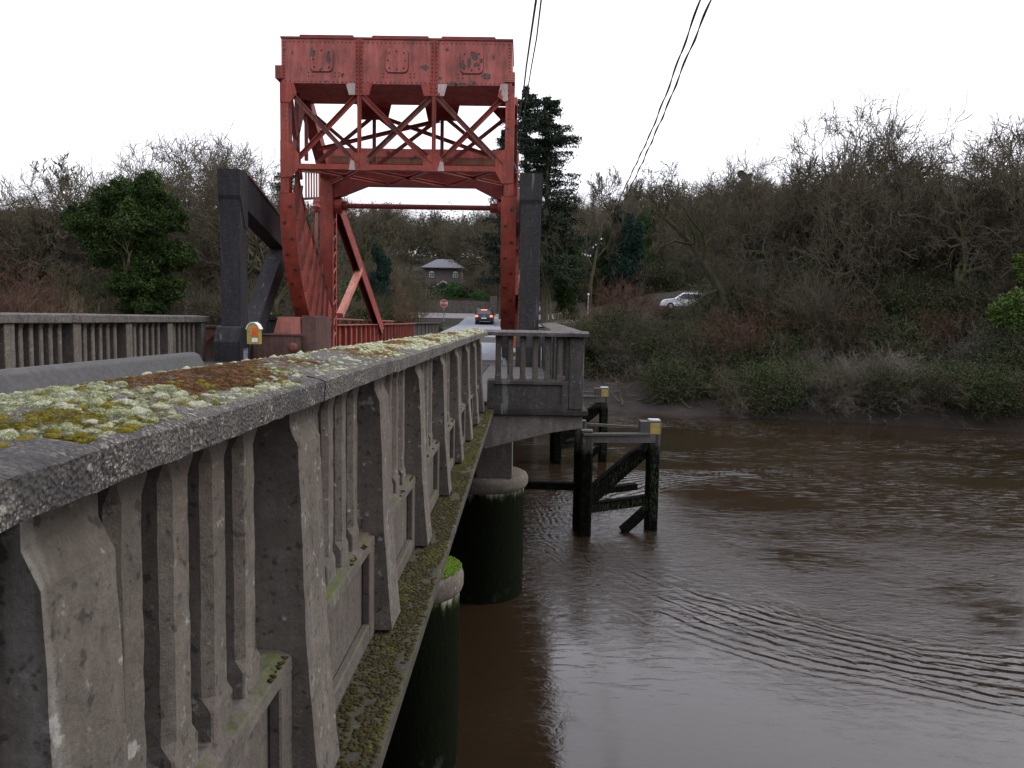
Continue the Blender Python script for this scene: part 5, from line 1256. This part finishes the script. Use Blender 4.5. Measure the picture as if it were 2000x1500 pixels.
# cars
def suv(x, y, z, mat, label, lit, rz=0, group=None):
    t = thing('parked_car' if not lit else 'car', label, 'car', (0,0,0), group)
    # side profile in (y,z), nose towards +y
    pr = [(0,.35),(.02,.75),(.12,1.02),(.35,1.48),(.6,1.62),(2.2,1.62),(3.0,1.1),(4.0,.98),(4.25,.7),(4.28,.35)]
    m = MB()
    n = len(pr); vs = []
    for s in (-1, 1):
        for (a, b) in pr: vs.append((s*(.9 if b < 1.05 else .9-(b-1.05)*.32), a, b))
    m.add(vs, [tuple(range(n)), tuple(range(2*n-1, n-1, -1))]+[(i, n+i, n+(i+1) % n, (i+1) % n) for i in range(n)])
    bevel(m.build('body', mat, t), .06, 3)
    m = MB(); m.add([(-.68,.125,1.08),(.68,.125,1.08),(.60,.325,1.46),(-.60,.325,1.46)], [(0,1,2,3)]); m.xf(lambda v: v-Vector((0,.015,0))); m.build('rear_window', M['glass'], t)
    for s in (-1, 1):
        m = MB(); m.add([(s*.895,.45,1.08),(s*.895,2.75,1.08),(s*.765,2.25,1.5),(s*.765,.6,1.5)], [(0,1,2,3)]); m.xf(lambda v: v+Vector((s*.02,0,0))); m.build('side_window', M['glass'], t)
        m = MB(); m.box(s*.88 if s < 0 else .62, -.62 if s < 0 else s*.88, -.02, .05, .80, .98); m.build('tail_lamp', M['tail'] if lit else M['signred'], t)
        m = MB(); m.tube([(s*.66,.5,1.68),(s*.66,2.1,1.68)], .025, 6); m.build('roof_rail', M['lamp_white'] if lit else M['galv'], t)
        m = MB(); m.box(min(s*.92,s*1.08), max(s*.92,s*1.08), 2.5, 2.62, 1.0, 1.14); m.build('mirror', mat, t)
        for yy in (.75, 3.4):
            m = MB(); m.tube([(s*.92,yy,.34),(s*.68,yy,.34)], .34, 18); wl_ = m.build('wheel', M['tyre'], t)
            m = MB(); m.tube([(s*.93,yy,.34),(s*.925,yy,.34)], .2, 14); m.build('rim', M['galv'], wl_)
    m = MB(); m.box(-.26,.26,-.03,.02,.62,.74); m.build('number_plate', M['plate'], t)
    m = MB(); m.box(-.88,.88,-.06,.1,.36,.56); bevel(m.build('bumper', M['tyre'], t), .03)
    m = MB(); m.box(-.3,.3,.28,.36,1.5,1.57); m.build('brake_lamp', M['tail'] if lit else M['signred'], t)
    m = MB(); m.lathe((0,0),[(.065,0),(.065,.02),(.05,.02)],16); m.xf(lambda v: Vector((v.x,.055-v.z,.9+v.y))); m.build('badge', M['galv'], t)
    t.location = (x, y, z); t.rotation_euler = (0,0,rz); return t
p = P(945, 633, 79); suv(p.x, 79, ground_z(p.x,79)+.1, M['carpaint'], 'dark estate car with lit brake lights waiting at the junction', True)
for px, Y, rz, lab in ((1338, 74, R(84), 'white car half hidden by bushes above the far bank'), (712, 92, R(-70), 'pale parked car almost hidden left of the tan shrubs')):
    g = P(px, 590, Y); zz = ground_z(g.x, Y) + .02 if px > 1000 else P(px, 618, Y).z-.9; print('car', zz, P(px, 590, Y).z); suv(g.x+2.0*(1 if px > 1000 else -.85), Y, zz, M['carwhite'], lab, False, rz)

# utility pole, lamp, wires
p = P(1131, 490, 96); gz = ground_z(p.x, 96)
up_ = thing('utility_pole', 'wooden utility pole with white insulators in front of dark trees', 'utility pole', (p.x, 96, gz))
m = MB(); m.tube([(p.x-.3,96,gz-.5),(p.x,96,p.z+.3)], [.17,.11], 10); m.build('pole', M['wood'], up_)
m = MB(); m.beam((p.x-.5,96,p.z), (p.x+2.6,95.9,p.z-.45), .06, .06); m.build('crossarm', M['wood'], up_)
for k in range(9):
    f = k/8; m = MB(); q = Vector((p.x+.1+2.6*f+.0, 95.9, p.z-.5*math.sin(f*3.14)-.1+f*1.6*(f > .5))); m.lathe((q.x,q.y), [(.05,q.z-.1),(.10,q.z-.05),(.06,q.z),(.10,q.z+.05),(.04,q.z+.1)], 8); m.build('insulator', M['lamp_white'], up_)
for k, off in enumerate((-1.5, -2.6, -3.6)):
    m = MB(); pts = [Vector((p.x-.05,95.8,p.z-.3)).lerp(Vector((p.x+off*.8,95.0,p.z-4.8-.3*k)), t/10)+Vector((.9*math.sin(t/10*3.14)*(.4+.2*k),0,-.5*math.sin(t/10*3.14))) for t in range(11)]
    m.tube(pts, .035, 5); m.build('hanging_cable', M['galv'], up_)
p2 = P(1149, 578, 88); gz = ground_z(p2.x, 88)
t = thing('lamp_post', 'thin white post with small round head beside the reddish shrub', 'lamp post', (p2.x, 88, gz))
m = MB(); m.tube([(p2.x,88,gz-.2),(p2.x,88,p2.z)], .035, 6); m.build('pole', M['lamp_white'], t)
m = MB(); m.lathe((p2.x,88), [(.05,p2.z),(.14,p2.z+.08),(.14,p2.z+.2),(.04,p2.z+.3)], 10); m.build('head', M['lamp_white'], t)
def wire(pts, K, X0, Y0, r, label, twist=0, name='overhead_cable'):
    """pts = photo positions; the wire's plan is the line x = X0 + K*(Y - Y0)"""
    W = []
    for (x, y) in pts:
        s = (x-1018)/1500; Y = (X0-K*Y0)/max(1e-3, (s-K)); W.append(P(x, y, Y))
    D = []
    for a, b in zip(W[:-1], W[1:]):
        for t_ in range(8): D.append(a.lerp(b, t_/8))
    D.append(W[-1]); t = thing(name, label, 'cable', tuple(D[0]))
    m = MB(); m.tube(D, r, 6); m.build('wire', M['cable'], t)
    if twist:
        m = MB(); T = []
        L = 0
        for a, b in zip(D[:-1], D[1:]):
            n = max(1, int((b-a).length/.12))
            for q in range(n): pt = a.lerp(b, q/n); L += (b-a).length/n; T.append(pt+Vector((math.cos(L*3.0), 0, math.sin(L*3.0)))*twist)
        m.tube(T, r, 5); m.build('twisted_core', M['cable'], t)
    return t
KK = .0515
wire([(1394,-16),(1389,0),(1355,80),(1323,157),(1307,199),(1255,317),(1229,372),(1197,432),(1182,450),(1159,481),(1136,494)], KK, 2.97, 12, .012, 'twisted black cable, rightmost against the sky', .020)
wire([(1376,-20),(1368,0),(1328,110),(1300,187),(1270,262),(1245,315),(1221,365),(1192,432),(1176,452),(1155,483),(1136,494)], KK, 2.75, 12, .012, 'black cable just left of the rightmost one', .016)
wire([(1350,-20),(1343,0),(1318,70),(1290,150),(1265,220),(1247,262)], .075, 3.2, 15, .004, 'very thin pale cable left of the pair')
def wire2(pts, r, label):
    D = []; W = [P(*q) for q in pts]
    for a, b in zip(W[:-1], W[1:]):
        for t_ in range(6): D.append(a.lerp(b, t_/6))
    D.append(W[-1]); t = thing('bridge_cable', label, 'cable', tuple(D[0])); m = MB(); m.tube(D, r, 6); m.build('wire', M['cable'], t)
wire2([(1050,-20,7.0),(1047,0,7.3),(1036,75,9.0),(1028,130,10.8),(1024,165,12.2),(1016,215,15),(1009,262,18.5),(1005,310,21.4),(1003,345,21.6)], .0115, 'thick black cable dropping beside the red frame')
wire2([(1059,-20,7.0),(1057,0,7.3),(1048,75,9.0),(1038,130,10.8),(1030,180,12.6),(1023,225,15),(1016,262,18),(1011,300,21.2),(1022,345,20.2)], .0085, 'thinner black cable right of the thick one by the red frame')
wire2([(1044,465,20.35),(1052,500,21.5),(1062,540,30),(1075,590,45)], .012, 'loose cable hanging behind the grey column')
wire2([(1004,318,21.4),(1018,358,20.6),(1022,364,20.3)], .02, 'short black cable from the red frame to the grey column')
print('objects', len(bpy.data.objects), 'polys', sum(len(m.polygons) for m in bpy.data.meshes))
